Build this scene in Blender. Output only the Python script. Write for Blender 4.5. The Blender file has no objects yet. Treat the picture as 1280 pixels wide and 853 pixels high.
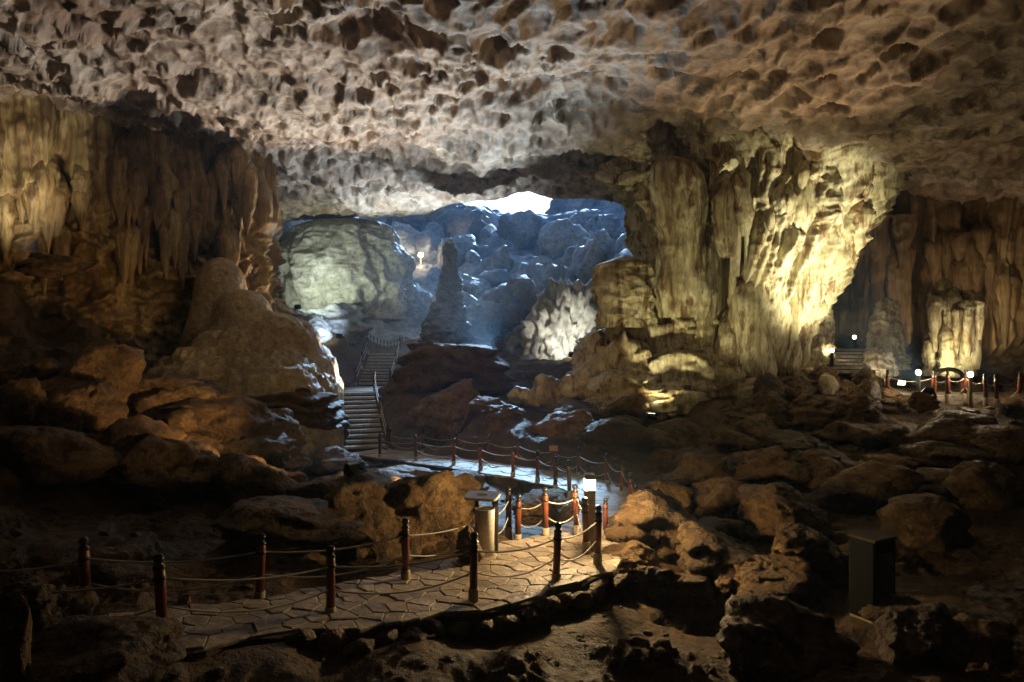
import bpy, bmesh, math, random
import numpy as np
from mathutils import Vector, Matrix
R = math.radians
scene = bpy.context.scene
C = scene.collection
# ------------------------------------------------------------------ camera
cam_d = bpy.data.cameras.new('camera'); cam = bpy.data.objects.new('camera', cam_d); C.objects.link(cam)
cam.location = (0, 0, 0); cam.rotation_euler = (R(90), 0, 0)
cam_d.sensor_width = 36; cam_d.lens = 24; cam_d.clip_start = 0.05; cam_d.clip_end = 2000
scene.camera = cam
# ------------------------------------------------------------------ sky, sun, exposure
SUN_EL, SUN_AZ = 27.0, 6.0          # degrees; azimuth from straight ahead (+Y) towards +X
world = bpy.data.worlds.new('World'); scene.world = world; world.use_nodes = True
wn = world.node_tree; wn.nodes.clear()
sky = wn.nodes.new('ShaderNodeTexSky'); sky.sky_type = 'NISHITA'; sky.sun_disc = False
sky.sun_elevation = R(SUN_EL); sky.sun_rotation = R(SUN_AZ); sky.ozone_density = 5.0
bg = wn.nodes.new('ShaderNodeBackground'); bg.inputs['Strength'].default_value = 0.15
wo = wn.nodes.new('ShaderNodeOutputWorld')
wn.links.new(sky.outputs[0], bg.inputs[0]); wn.links.new(bg.outputs[0], wo.inputs[0])
sd = bpy.data.lights.new('sun', 'SUN'); sd.energy = 3.6; sd.angle = R(6); sd.color = (0.42, 0.69, 1.0)
sun = bpy.data.objects.new('sun', sd); C.objects.link(sun)
sdir = Vector((math.sin(R(SUN_AZ)) * math.cos(R(SUN_EL)), math.cos(R(SUN_AZ)) * math.cos(R(SUN_EL)), math.sin(R(SUN_EL))))
sun.rotation_euler = (-sdir).to_track_quat('-Z', 'Y').to_euler()
sun.location = (10, 60, 40)
vs = scene.view_settings
vs.view_transform = 'Standard'; vs.look = 'None'; vs.exposure = 0.72; vs.gamma = 1.0; vs.use_curve_mapping = False
cy = scene.cycles
cy.use_denoising = True; cy.max_bounces = 4; cy.diffuse_bounces = 3; cy.glossy_bounces = 2
cy.transmission_bounces = 3; cy.volume_bounces = 0; cy.caustics_reflective = False; cy.caustics_refractive = False
cy.sample_clamp_indirect = 4.0; cy.use_adaptive_sampling = True; cy.adaptive_threshold = 0.025; cy.adaptive_min_samples = 24

F = 1280 * 24 / 36.0
def P(px, py, d):
    return Vector(((px - 640) / F * d, d, (426.5 - py) / F * d))

# ------------------------------------------------------------------ numpy noise
_rs = np.random.RandomState(7)
_perm = np.tile(_rs.permutation(256), 3)
_g = _rs.normal(size=(256, 3)); _g /= np.linalg.norm(_g, axis=1)[:, None]
def perlin(p):
    i = np.floor(p).astype(np.int64); f = p - i; i &= 255
    u = f * f * f * (f * (f * 6 - 15) + 10)
    out = 0
    for dx in (0, 1):
        wx = u[:, 0] if dx else 1 - u[:, 0]
        a = _perm[i[:, 0] + dx]
        for dy in (0, 1):
            wy = u[:, 1] if dy else 1 - u[:, 1]
            b = _perm[a + i[:, 1] + dy]
            for dz in (0, 1):
                wz = u[:, 2] if dz else 1 - u[:, 2]
                h = _g[_perm[b + i[:, 2] + dz] & 255]
                out = out + wx * wy * wz * (h[:, 0] * (f[:, 0] - dx) + h[:, 1] * (f[:, 1] - dy) + h[:, 2] * (f[:, 2] - dz))
    return out * 1.5
def fbm(p, o=4, lac=2.03, g=0.5):
    s = 0; a = 1
    for k in range(o):
        s = s + a * perlin(p + 17.3 * k); p = p * lac; a *= g
    return s
def ridged(p, o=4, lac=2.07, g=0.5):
    s = 0; a = 1
    for k in range(o):
        s = s + a * (1 - 2 * np.abs(perlin(p + 31.7 * k))); p = p * lac; a *= g
    return s
def hash2(ix, iy, k):
    h = (ix * 374761393 + iy * 668265263 + k * 2147483647) & 0xFFFFFFFF
    h = ((h ^ (h >> 13)) * 1274126177) & 0xFFFFFFFF
    return ((h ^ (h >> 16)) & 0xFFFF) / 65535.0
def cups(x, y, cell, seed, rmin=.45, rmax=.85):
    """concave scallops: height of the deepest overlapping bowl"""
    gx = np.floor(x / cell).astype(np.int64); gy = np.floor(y / cell).astype(np.int64)
    out = np.zeros_like(x)
    for dx in (-1, 0, 1):
        for dy in (-1, 0, 1):
            ix, iy = gx + dx, gy + dy
            cx = (ix + hash2(ix, iy, seed)) * cell; cyy = (iy + hash2(ix, iy, seed + 1)) * cell
            r = cell * (rmin + (rmax - rmin) * hash2(ix, iy, seed + 2) ** 1.5)
            dep = (.35 + .65 * hash2(ix, iy, seed + 3)) * r
            q = ((x - cx) ** 2 + (y - cyy) ** 2) / r ** 2
            out = np.maximum(out, dep * np.sqrt(np.clip(1 - q, 0, 1)))
    return out
def sstep(a, b, x):
    t = np.clip((x - a) / (b - a), 0, 1); return t * t * (3 - 2 * t)

# ------------------------------------------------------------------ mesh helpers
def mesh_np(name, V, Fq, smooth=True):
    V = np.ascontiguousarray(V, dtype=np.float32); Fq = np.ascontiguousarray(Fq, dtype=np.int32)
    k = Fq.shape[1]
    me = bpy.data.meshes.new(name)
    me.vertices.add(len(V)); me.vertices.foreach_set('co', V.ravel())
    me.loops.add(Fq.size); me.loops.foreach_set('vertex_index', Fq.ravel())
    me.polygons.add(len(Fq)); me.polygons.foreach_set('loop_start', np.arange(0, Fq.size, k, dtype=np.int32))
    me.polygons.foreach_set('use_smooth', np.full(len(Fq), smooth))
    me.update(calc_edges=True); me.validate()
    return me
def grid_faces(n, m, wrap=False, flip=False):
    a = np.arange(n * m).reshape(n, m)
    if wrap: a = np.concatenate([a, a[:, :1]], 1)
    q = np.stack([a[:-1, :-1], a[:-1, 1:], a[1:, 1:], a[1:, :-1]], -1).reshape(-1, 4)
    return q[:, ::-1] if flip else q
def grid_normals(G, wrap=False):
    if wrap:
        du = np.roll(G, -1, 1) - np.roll(G, 1, 1)
    else:
        du = np.gradient(G, axis=1)
    dv = np.gradient(G, axis=0)
    n = np.cross(du, dv); return n / (np.linalg.norm(n, axis=2, keepdims=True) + 1e-9)
def obj(name, me, mat, parent=None):
    o = bpy.data.objects.new(name, me); C.objects.link(o)
    if mat and me and not me.materials: me.materials.append(mat)
    if parent: o.parent = parent
    return o
def empty(name, loc=(0, 0, 0), rz=0):
    o = bpy.data.objects.new(name, None); C.objects.link(o); o.location = loc; o.rotation_euler = (0, 0, rz)
    o.empty_display_size = .2
    return o
def tag(o, label, cat, group=None):
    o['label'] = label; o['category'] = cat
    if group: o['group'] = group
    return o
def struct(o): o['kind'] = 'structure'; return o
def stuff(o): o['kind'] = 'stuff'; return o
def bm_mesh(name, bm, smooth=False):
    me = bpy.data.meshes.new(name); bm.to_mesh(me); bm.free()
    if smooth: me.polygons.foreach_set('use_smooth', np.full(len(me.polygons), True))
    return me
def box_bm(bm, cx, cyy, cz, sx, sy, sz, rot=None, bevel=0.0):
    r = bmesh.ops.create_cube(bm, size=1)
    vs_ = r['verts']
    M = Matrix.Translation((cx, cyy, cz)) @ (rot if rot else Matrix.Identity(4)) @ Matrix.Diagonal((sx, sy, sz, 1))
    bmesh.ops.transform(bm, matrix=M, verts=vs_)
    if bevel:
        es = list({e for v in vs_ for e in v.link_edges})
        bmesh.ops.bevel(bm, geom=es, offset=bevel, segments=2, affect='EDGES', profile=.5)
def lathe(name, prof, seg=14, smooth=True):
    prof = np.array(prof, float); n = len(prof)
    th = np.arange(seg) * 2 * math.pi / seg
    V = np.stack([np.outer(prof[:, 0], np.cos(th)), np.outer(prof[:, 0], np.sin(th)), np.repeat(prof[:, 1:2], seg, 1)], -1).reshape(-1, 3)
    return mesh_np(name, V, grid_faces(n, seg, True), smooth)
def tube(name, pts, r, seg=7):
    pts = [Vector(p) for p in pts]; V = []
    for i, p in enumerate(pts):
        t = (pts[min(i + 1, len(pts) - 1)] - pts[max(i - 1, 0)]).normalized()
        a = t.cross(Vector((0, 0, 1)));
        if a.length < 1e-3: a = Vector((1, 0, 0))
        a.normalize(); b = a.cross(t)
        rr = r[i] if hasattr(r, '__len__') else r
        for k in range(seg):
            th = 2 * math.pi * k / seg; V.append(p + (a * math.cos(th) + b * math.sin(th)) * rr)
    return mesh_np(name, np.array([v[:] for v in V]), grid_faces(len(pts), seg, True), True)

# ------------------------------------------------------------------ materials
def node(nt, t, **kw):
    n = nt.nodes.new(t)
    for k, v in kw.items():
        if k in n.inputs: n.inputs[k].default_value = v
        else: setattr(n, k, v)
    return n
def rock_mat(name, cols, scale=.5, stretch=(1, 1, 1), rough=.8, bump=.5, bscale=6, spec=.3, fine=1.0, speck=None, objvar=0):
    """cols: list of (pos, rgb) over a large noise; speck: rgb blended in small stains"""
    m = bpy.data.materials.new(name); m.use_nodes = True; nt = m.node_tree; nt.nodes.clear(); lk = nt.links.new
    out = node(nt, 'ShaderNodeOutputMaterial'); b = node(nt, 'ShaderNodeBsdfPrincipled'); lk(b.outputs[0], out.inputs[0])
    b.inputs['Specular IOR Level'].default_value = spec
    g = node(nt, 'ShaderNodeNewGeometry'); mp = node(nt, 'ShaderNodeMapping'); mp.inputs['Scale'].default_value = stretch
    lk(g.outputs['Position'], mp.inputs[0])
    n1 = node(nt, 'ShaderNodeTexNoise', Scale=scale, Detail=4.0, Roughness=.62, Distortion=.6); lk(mp.outputs[0], n1.inputs['Vector'])
    rp = node(nt, 'ShaderNodeValToRGB'); el = rp.color_ramp.elements
    while len(el) < len(cols): el.new(.5)
    for e, (p, c) in zip(el, cols): e.position = p; e.color = (*c, 1)
    lk(n1.outputs[0], rp.inputs[0])
    n2 = node(nt, 'ShaderNodeTexNoise', Scale=scale * 9, Detail=5.0, Roughness=.72); lk(mp.outputs[0], n2.inputs['Vector'])
    mr = node(nt, 'ShaderNodeMapRange'); lk(n2.outputs[0], mr.inputs[0])
    mr.inputs[1].default_value = .3; mr.inputs[2].default_value = .7; mr.inputs[3].default_value = .38; mr.inputs[4].default_value = 1.38
    mx = node(nt, 'ShaderNodeMix', data_type='RGBA', blend_type='MULTIPLY'); mx.inputs[0].default_value = 1
    lk(rp.outputs[0], mx.inputs[6]); lk(mr.outputs[0], mx.inputs[7])
    col = mx.outputs[2]
    if speck:
        n4 = node(nt, 'ShaderNodeTexNoise', Scale=scale * 3.1, Detail=5.0, Roughness=.72); lk(mp.outputs[0], n4.inputs['Vector'])
        m4 = node(nt, 'ShaderNodeMapRange'); lk(n4.outputs[0], m4.inputs[0]); m4.inputs[1].default_value = .51; m4.inputs[2].default_value = .6
        mx2 = node(nt, 'ShaderNodeMix', data_type='RGBA'); lk(m4.outputs[0], mx2.inputs[0]); lk(col, mx2.inputs[6]); mx2.inputs[7].default_value = (*speck, 1)
        col = mx2.outputs[2]
    if objvar:
        oi = node(nt, 'ShaderNodeObjectInfo'); m5 = node(nt, 'ShaderNodeMapRange'); lk(oi.outputs['Random'], m5.inputs[0]); m5.inputs[3].default_value = 1 - objvar; m5.inputs[4].default_value = 1 + objvar
        mx3 = node(nt, 'ShaderNodeMix', data_type='RGBA', blend_type='MULTIPLY'); mx3.inputs[0].default_value = 1; lk(col, mx3.inputs[6]); lk(m5.outputs[0], mx3.inputs[7]); col = mx3.outputs[2]
    lk(col, b.inputs['Base Color'])
    r2 = node(nt, 'ShaderNodeMapRange'); lk(n2.outputs[0], r2.inputs[0]); r2.inputs[1].default_value = .3; r2.inputs[2].default_value = .7
    r2.inputs[3].default_value = max(.1, rough - .2); r2.inputs[4].default_value = min(1, rough + .12); lk(r2.outputs[0], b.inputs['Roughness'])
    n3 = node(nt, 'ShaderNodeTexNoise', Scale=bscale, Detail=6.0, Roughness=.68); lk(mp.outputs[0], n3.inputs['Vector'])
    bp = node(nt, 'ShaderNodeBump', Strength=bump, Distance=.1 * fine); lk(n3.outputs[0], bp.inputs['Height']); lk(bp.outputs[0], b.inputs['Normal'])
    return m
def flat_mat(name, col, rough=.5, metal=0.0, spec=.4, var=.25, vscale=14, bump=.15):
    m = rock_mat(name, [(0.3, tuple(c * (1 - var) for c in col)), (.7, tuple(min(1, c * (1 + var * .6)) for c in col))], scale=vscale, rough=rough, bump=bump, bscale=vscale * 4, spec=spec, fine=.15)
    m.node_tree.nodes['Principled BSDF'].inputs['Metallic'].default_value = metal
    return m
def glow_mat(name, col, s):
    m = bpy.data.materials.new(name); m.use_nodes = True; b = m.node_tree.nodes['Principled BSDF']
    b.inputs['Base Color'].default_value = (.8, .8, .8, 1); b.inputs['Emission Color'].default_value = (*col, 1); b.inputs['Emission Strength'].default_value = s
    return m
M = {}
M['ceiling'] = rock_mat('pale scalloped limestone', [(.3, (.2, .115, .065)), (.45, (.4, .3, .22)), (.6, (.5, .42, .34)), (.75, (.36, .24, .14))], scale=.2, rough=.7, bump=.35, bscale=5, spec=.35, speck=(.14, .1, .06))
M['drape'] = rock_mat('ochre flowstone', [(.3, (.07, .035, .012)), (.45, (.3, .19, .07)), (.6, (.42, .32, .15)), (.75, (.18, .095, .03))], scale=.55, stretch=(1, 1, .16), rough=.55, bump=.5, bscale=5, spec=.45, speck=(.13, .08, .035))
M['column'] = rock_mat('cream flowstone', [(.28, (.13, .07, .025)), (.42, (.44, .37, .21)), (.6, (.56, .5, .34)), (.78, (.28, .17, .065))], scale=.6, stretch=(1, 1, .2), rough=.55, bump=.6, bscale=5, spec=.45, speck=(.15, .085, .035))
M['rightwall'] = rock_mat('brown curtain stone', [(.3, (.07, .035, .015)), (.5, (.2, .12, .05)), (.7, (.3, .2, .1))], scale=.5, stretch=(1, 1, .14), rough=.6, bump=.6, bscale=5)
M['mound'] = rock_mat('smooth golden flowstone', [(.3, (.3, .2, .08)), (.5, (.42, .32, .16)), (.7, (.4, .33, .2))], scale=.5, rough=.42, bump=.7, bscale=4, spec=.6, fine=1.8)
M['redrock'] = rock_mat('rusty brown cave rock', [(.3, (.06, .03, .012)), (.47, (.2, .11, .045)), (.6, (.26, .16, .07)), (.75, (.22, .08, .03))], scale=.4, rough=.62, bump=.8, bscale=4, spec=.4, speck=(.07, .04, .02))
M['floor'] = rock_mat('brown cave earth', [(.3, (.05, .025, .009)), (.5, (.115, .064, .022)), (.7, (.18, .11, .045))], scale=.5, rough=.66, bump=1.0, bscale=5, spec=.35, speck=(.055, .03, .012), fine=1.6)
M['boulder'] = rock_mat('weathered brown boulder', [(.3, (.075, .04, .015)), (.5, (.165, .095, .036)), (.72, (.25, .165, .075))], scale=.9, rough=.62, bump=1.0, bscale=5, spec=.4, speck=(.07, .04, .017), fine=2.0, objvar=.35)
M['grey'] = rock_mat('grey limestone', [(.3, (.1, .11, .125)), (.5, (.22, .24, .26)), (.7, (.36, .38, .4))], scale=.35, rough=.55, bump=.9, bscale=2.2, spec=.5, fine=2.0, objvar=.35)
M['paledome'] = rock_mat('pale green-white flowstone', [(.3, (.24, .25, .21)), (.5, (.4, .41, .36)), (.7, (.5, .5, .44))], scale=.35, rough=.55, bump=.6, bscale=2.5, spec=.45)
M['flag'] = rock_mat('worn flagstone', [(.3, (.24, .19, .14)), (.5, (.34, .27, .2)), (.7, (.42, .35, .27))], scale=1.1, rough=.5, bump=.5, bscale=7, spec=.45, fine=1.0, objvar=.3)
M['mortar'] = rock_mat('dark joint mortar', [(.3, (.06, .045, .03)), (.7, (.13, .095, .06))], scale=2, rough=.8, bump=.5, bscale=12)
M['step'] = rock_mat('stone step', [(.3, (.28, .25, .21)), (.7, (.46, .42, .37))], scale=1.2, rough=.4, bump=.4, bscale=9, spec=.5)
M['wood'] = flat_mat('red-brown painted post', (.17, .045, .02), rough=.38, spec=.5)
M['black'] = flat_mat('black enamel', (.02, .018, .016), rough=.3, spec=.6)
M['concrete'] = flat_mat('cream concrete sleeve', (.42, .36, .25), rough=.7)
M['rope'] = flat_mat('off-white rope', (.5, .46, .4), rough=.55, vscale=40)
M['white'] = flat_mat('white enamel', (.62, .58, .5), rough=.4)
M['beige'] = flat_mat('beige lamp post', (.4, .34, .22), rough=.5)
M['metal'] = flat_mat('dark metal', (.05, .05, .05), rough=.4, metal=.8)
M['darkbox'] = flat_mat('dark green-black stone cabinet', (.007, .008, .0065), rough=.75, spec=.15)
M['sign'] = flat_mat('pale pink signboard', (.5, .32, .22), rough=.5)
M['glow_warm'] = glow_mat('lit warm lamp glass', (1, .82, .5), 9)
M['glow_white'] = glow_mat('lit white lamp glass', (1, .95, .85), 9)
M['glow_flood'] = glow_mat('lit floodlight glass', (1, .93, .65), 6)

# ------------------------------------------------------------------ route of the path and stairs: (px, py, z, half width)
def zpt(px, py, z, hw):
    d = -z * F / (py - 426.5); return (*P(px, py, d)[:2], z, hw)
ROUTE = [zpt(-130, 812, -3.15, .6), zpt(60, 800, -3.25, .62), zpt(204, 785, -3.35, .64), zpt(400, 760, -3.55, .75), zpt(560, 733, -3.7, 1.05), zpt(676, 700, -3.75, 1.15),
         zpt(748, 668, -3.85, .95), zpt(776, 640, -4.0, .9), zpt(752, 613, -4.15, .9), zpt(690, 597, -4.25, .9), zpt(600, 583, -4.35, .85), zpt(520, 572, -4.42, .85), zpt(455, 564, -4.48, .85)]
def catmull(pts, k=12):
    pts = np.array(pts, float); n = len(pts); out = []
    for i in range(n - 1):
        p0, p1, p2, p3 = pts[max(i - 1, 0)], pts[i], pts[i + 1], pts[min(i + 2, n - 1)]
        for j in range(k):
            t = j / k
            out.append(.5 * (2 * p1 + (p2 - p0) * t + (2 * p0 - 5 * p1 + 4 * p2 - p3) * t * t + (3 * p1 - p0 - 3 * p2 + p3) * t ** 3))
    out.append(pts[-1]); return np.array(out)
RT = catmull(ROUTE)
STAIR1 = (np.array([-6.15, 28.2, -4.5]), np.array([-7.75, 33.4, -2.5]), 12, .9)
STAIR2 = (np.array([-7.6, 37.3, -2.45]), np.array([-7.75, 41.2, -.75]), 10, .75)
LAND = np.array([[-11, 33.9, -2.5, 1.0], [-7.4, 35.3, -2.48, 1.6], [-6.6, 36.0, -2.46, 1.2]])
SEGS = np.concatenate([RT[::3], RT[-1:]])
SEGL = [SEGS, np.array([[*STAIR1[0], .8], [*STAIR1[1], .8]]), np.array([[*STAIR2[0], .8], [*STAIR2[1], .8]]), LAND]
# ------------------------------------------------------------------ terrain
CT = [(0, 853, 6.3), (150, 853, 6.6), (300, 840, 7.2), (480, 830, 8.0), (640, 845, 8.0), (800, 845, 8.2), (1000, 853, 8.2), (1280, 853, 8.2), (1150, 853, 8.2),
      (640, 790, 9.6), (760, 770, 10.2), (830, 740, 11.4), (780, 700, 12.6), (900, 775, 10.3), (1050, 790, 9.9), (1280, 760, 10.6),
      (860, 690, 13.6), (1000, 700, 13.2), (1200, 700, 13.2), (840, 640, 17), (950, 640, 17), (1100, 630, 17.5), (1280, 620, 17.5),
      (830, 600, 20), (950, 590, 21), (1100, 575, 22), (1280, 560, 22), (850, 560, 23.5), (1000, 540, 25), (1150, 530, 25), (1280, 525, 24),
      (1060, 505, 27), (1180, 503, 26), (1280, 500, 25), (1000, 490, 29), (1120, 490, 29), (1250, 492, 29), (900, 500, 28.5), (780, 520, 27), (700, 518, 27.5), (620, 520, 27.5),
      (700, 545, 25.6), (820, 545, 25.4), (600, 548, 26.5), (620, 500, 31), (700, 498, 32), (540, 500, 31.5), (520, 545, 28.5),
      (0, 760, 8.8), (130, 745, 9.6), (240, 745, 10), (300, 715, 11.2), (420, 715, 11.6), (480, 690, 12.6), (560, 690, 12.6), (540, 650, 14), (440, 650, 14.5),
      (330, 670, 13.5), (200, 650, 13.5), (80, 650, 12.5), (-100, 640, 12), (640, 662, 16.5), (700, 655, 17.0), (560, 628, 19), (640, 622, 19.5), (480, 618, 20), (520, 600, 22.5), (450, 598, 23), (400, 606, 20.5), (300, 600, 18), (200, 580, 17.5), (60, 580, 16.5), (-80, 560, 15.5),
      (400, 560, 24), (330, 545, 23), (250, 530, 22), (120, 520, 20.5), (0, 500, 18.5), (-120, 480, 17.5), (350, 505, 28), (250, 495, 25.5), (160, 480, 24), (70, 440, 22.5), (-40, 420, 21),
      (400, 493, 32.5), (300, 470, 28), (200, 455, 27), (100, 400, 25), (0, 360, 23.5), (370, 470, 34),
      (480, 470, 35), (430, 455, 37), (540, 470, 36), (520, 430, 42), (430, 420, 42), (380, 405, 42), (600, 455, 38), (660, 450, 38), (720, 452, 37), (800, 440, 40),
      (600, 425, 45), (680, 410, 46), (760, 380, 50), (840, 380, 50), (540, 385, 52), (440, 380, 49), (520, 352, 58), (600, 350, 60), (680, 345, 60), (780, 330, 60), (860, 330, 60),
      (560, 320, 68), (640, 305, 70), (720, 295, 70), (800, 290, 70), (480, 300, 62), (600, 275, 79), (630, 284, 78), (660, 290, 78), (690, 288, 78), (720, 272, 79), (620, 280, 84), (650, 290, 84), (680, 290, 84), (705, 284, 84), (565, 258, 78), (780, 236, 78), (500, 230, 72),
      (400, 250, 56), (330, 230, 52), (900, 230, 68), (1000, 200, 60), (250, 200, 50), (1100, 200, 52)]
CTW = np.array([P(*c)[:] for c in CT])
CTW = np.concatenate([CTW, np.array([[0, 2, -3.6], [-6, 2, -2.6], [6, 2, -3.8], [0, -6, -3], [-18, 5, -1], [20, 5, -4], [24, 14, -4], [34, 28, -3], [-2, 92, 14], [6, 92, 14], [-14, 90, 21], [16, 90, 20], [-34, 62, 26], [36, 62, 26], [30, 48, 8], [-27, 45, 10]])])
def seg_near(x, y, pts):
    best = np.full(x.shape, 1e9); bz = np.zeros_like(x); bh = np.ones_like(x)
    for a, b in zip(pts[:-1], pts[1:]):
        d = b[:2] - a[:2]; L2 = d @ d + 1e-9
        t = np.clip(((x - a[0]) * d[0] + (y - a[1]) * d[1]) / L2, 0, 1)
        dist = np.hypot(x - a[0] - t * d[0], y - a[1] - t * d[1])
        k = dist < best
        best = np.where(k, dist, best); bz = np.where(k, a[2] + t * (b[2] - a[2]), bz); bh = np.where(k, a[3] + t * (b[3] - a[3]), bh)
    return best, bz, bh
def warp(x, y):
    y = np.maximum(y, 1.5); return x / y * 1.5, np.log(y)
def terrain(x, y):
    x = np.asarray(x, float).ravel(); y = np.asarray(y, float).ravel()
    u, v = warp(x, y); cu, cv = warp(CTW[:, 0], CTW[:, 1])
    num = np.zeros_like(x); den = np.zeros_like(x)
    for i in range(len(cu)):
        w = 1 / ((u - cu[i]) ** 2 + (v - cv[i]) ** 2 + 4e-4) ** 2
        num += w * CTW[i, 2]; den += w
    z = num / den
    near = np.full(x.shape, 1e9); zp = np.zeros_like(x); hw = np.ones_like(x)
    for s in SEGL:
        d_, z_, h_ = seg_near(x, y, s); k = (d_ - h_) < near
        near = np.where(k, d_ - h_, near); zp = np.where(k, z_, zp); hw = np.where(k, h_, hw)
    amp = sstep(0, 1.6, near)
    far = sstep(38, 50, y)
    q = np.stack([x, y, np.zeros_like(x)], 1)
    n = .34 * fbm(q * .33, 4) + .13 * ridged(q * .8 + 5, 3) - .1 + .07 * ridged(q * 2.1 + 3, 4) * sstep(-.2, .3, perlin(q * .5 + 60)) + .03 * fbm(q * 6.1, 2)
    nf = .95 * ridged(q * .14 + 3, 4) + .35 * fbm(q * .7, 4)
    z = z + amp * (n * (1 - far) + nf * far)
    # bedding ledges
    st = .42; w_ = z + .25 * perlin(q * .35 + 9); k = np.floor(w_ / st); fr = w_ / st - k
    z = z + amp * .55 * (k * st + st * sstep(.62, .98, fr) - w_) * sstep(.1, .3, perlin(q * .12 + 40) + .28)
    lim = zp - .1 + .9 * np.maximum(0, near) ** 1.2
    z = np.where(near < 3, np.minimum(z, lim), z)
    fp = RT[RT[:, 1] > 19]; o_ = np.argsort(fp[:, 0]); yp = np.interp(x, fp[o_, 0], fp[o_, 1])
    bank = sstep(16.0, 18.0, y) * (y < yp) * (x > -7.5) * (x < 3)
    z = np.where(bank > 0, np.minimum(z, bank * (-4.62 + .12 * perlin(q * 1.1)) + (1 - bank) * z), z)
    hole = sstep(1.0, 0, np.hypot((x + 2.75) / 1.3, (y - 28.9) / 2.2)) + .0 * x
    return z - 1.6 * hole
def T1(x, y): return float(terrain([x], [y])[0])
def hits(pxs):
    """march view rays onto the terrain: list of (px, py) -> distance"""
    ds = np.concatenate([np.geomspace(5, 95, 420)]); out = []
    px = np.array([p[0] for p in pxs], float); py = np.array([p[1] for p in pxs], float)
    X = np.outer((px - 640) / F, ds); Y = np.broadcast_to(ds, X.shape); Z = np.outer((426.5 - py) / F, ds)
    below = terrain(X, Y).reshape(X.shape) > Z
    i = np.where(below.any(1), below.argmax(1), len(ds) - 1)
    return ds[i]

def build_terrain():
    cols = np.arange(-330, 1620, 3.0); rows = np.concatenate([np.geomspace(3.4, 43, 430)])
    y = np.repeat(rows[:, None], len(cols), 1); x = (cols[None] - 640) / F * y
    z = terrain(x, y).reshape(x.shape)
    V = np.stack([x, y, z], -1)
    o = obj('cave_floor', mesh_np('cave_floor', V.reshape(-1, 3), grid_faces(*x.shape)), M['floor']); struct(o)
    cols = np.arange(60, 1230, 4.2); rows = np.geomspace(42.6, 96, 190)
    y = np.repeat(rows[:, None], len(cols), 1); x = (cols[None] - 640) / F * y
    z = terrain(x, y).reshape(x.shape)
    # a frayed rim round the opening to the sky
    o = obj('rockfall_slope', mesh_np('rockfall_slope', np.stack([x, y, z], -1).reshape(-1, 3), grid_faces(*x.shape)), M['grey']); struct(o)
    # floor behind and beside the camera
    g = np.stack(np.meshgrid(np.linspace(-50, 50, 60), np.linspace(-20, 46, 40)), -1)
    zz = terrain(g[..., 0], np.maximum(g[..., 1], 2)).reshape(g.shape[:2]) - 1.2
    o = obj('lower_ground', mesh_np('lower_ground', np.dstack([g, zz]).reshape(-1, 3), grid_faces(40, 60)), M['floor']); struct(o)
build_terrain()

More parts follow.
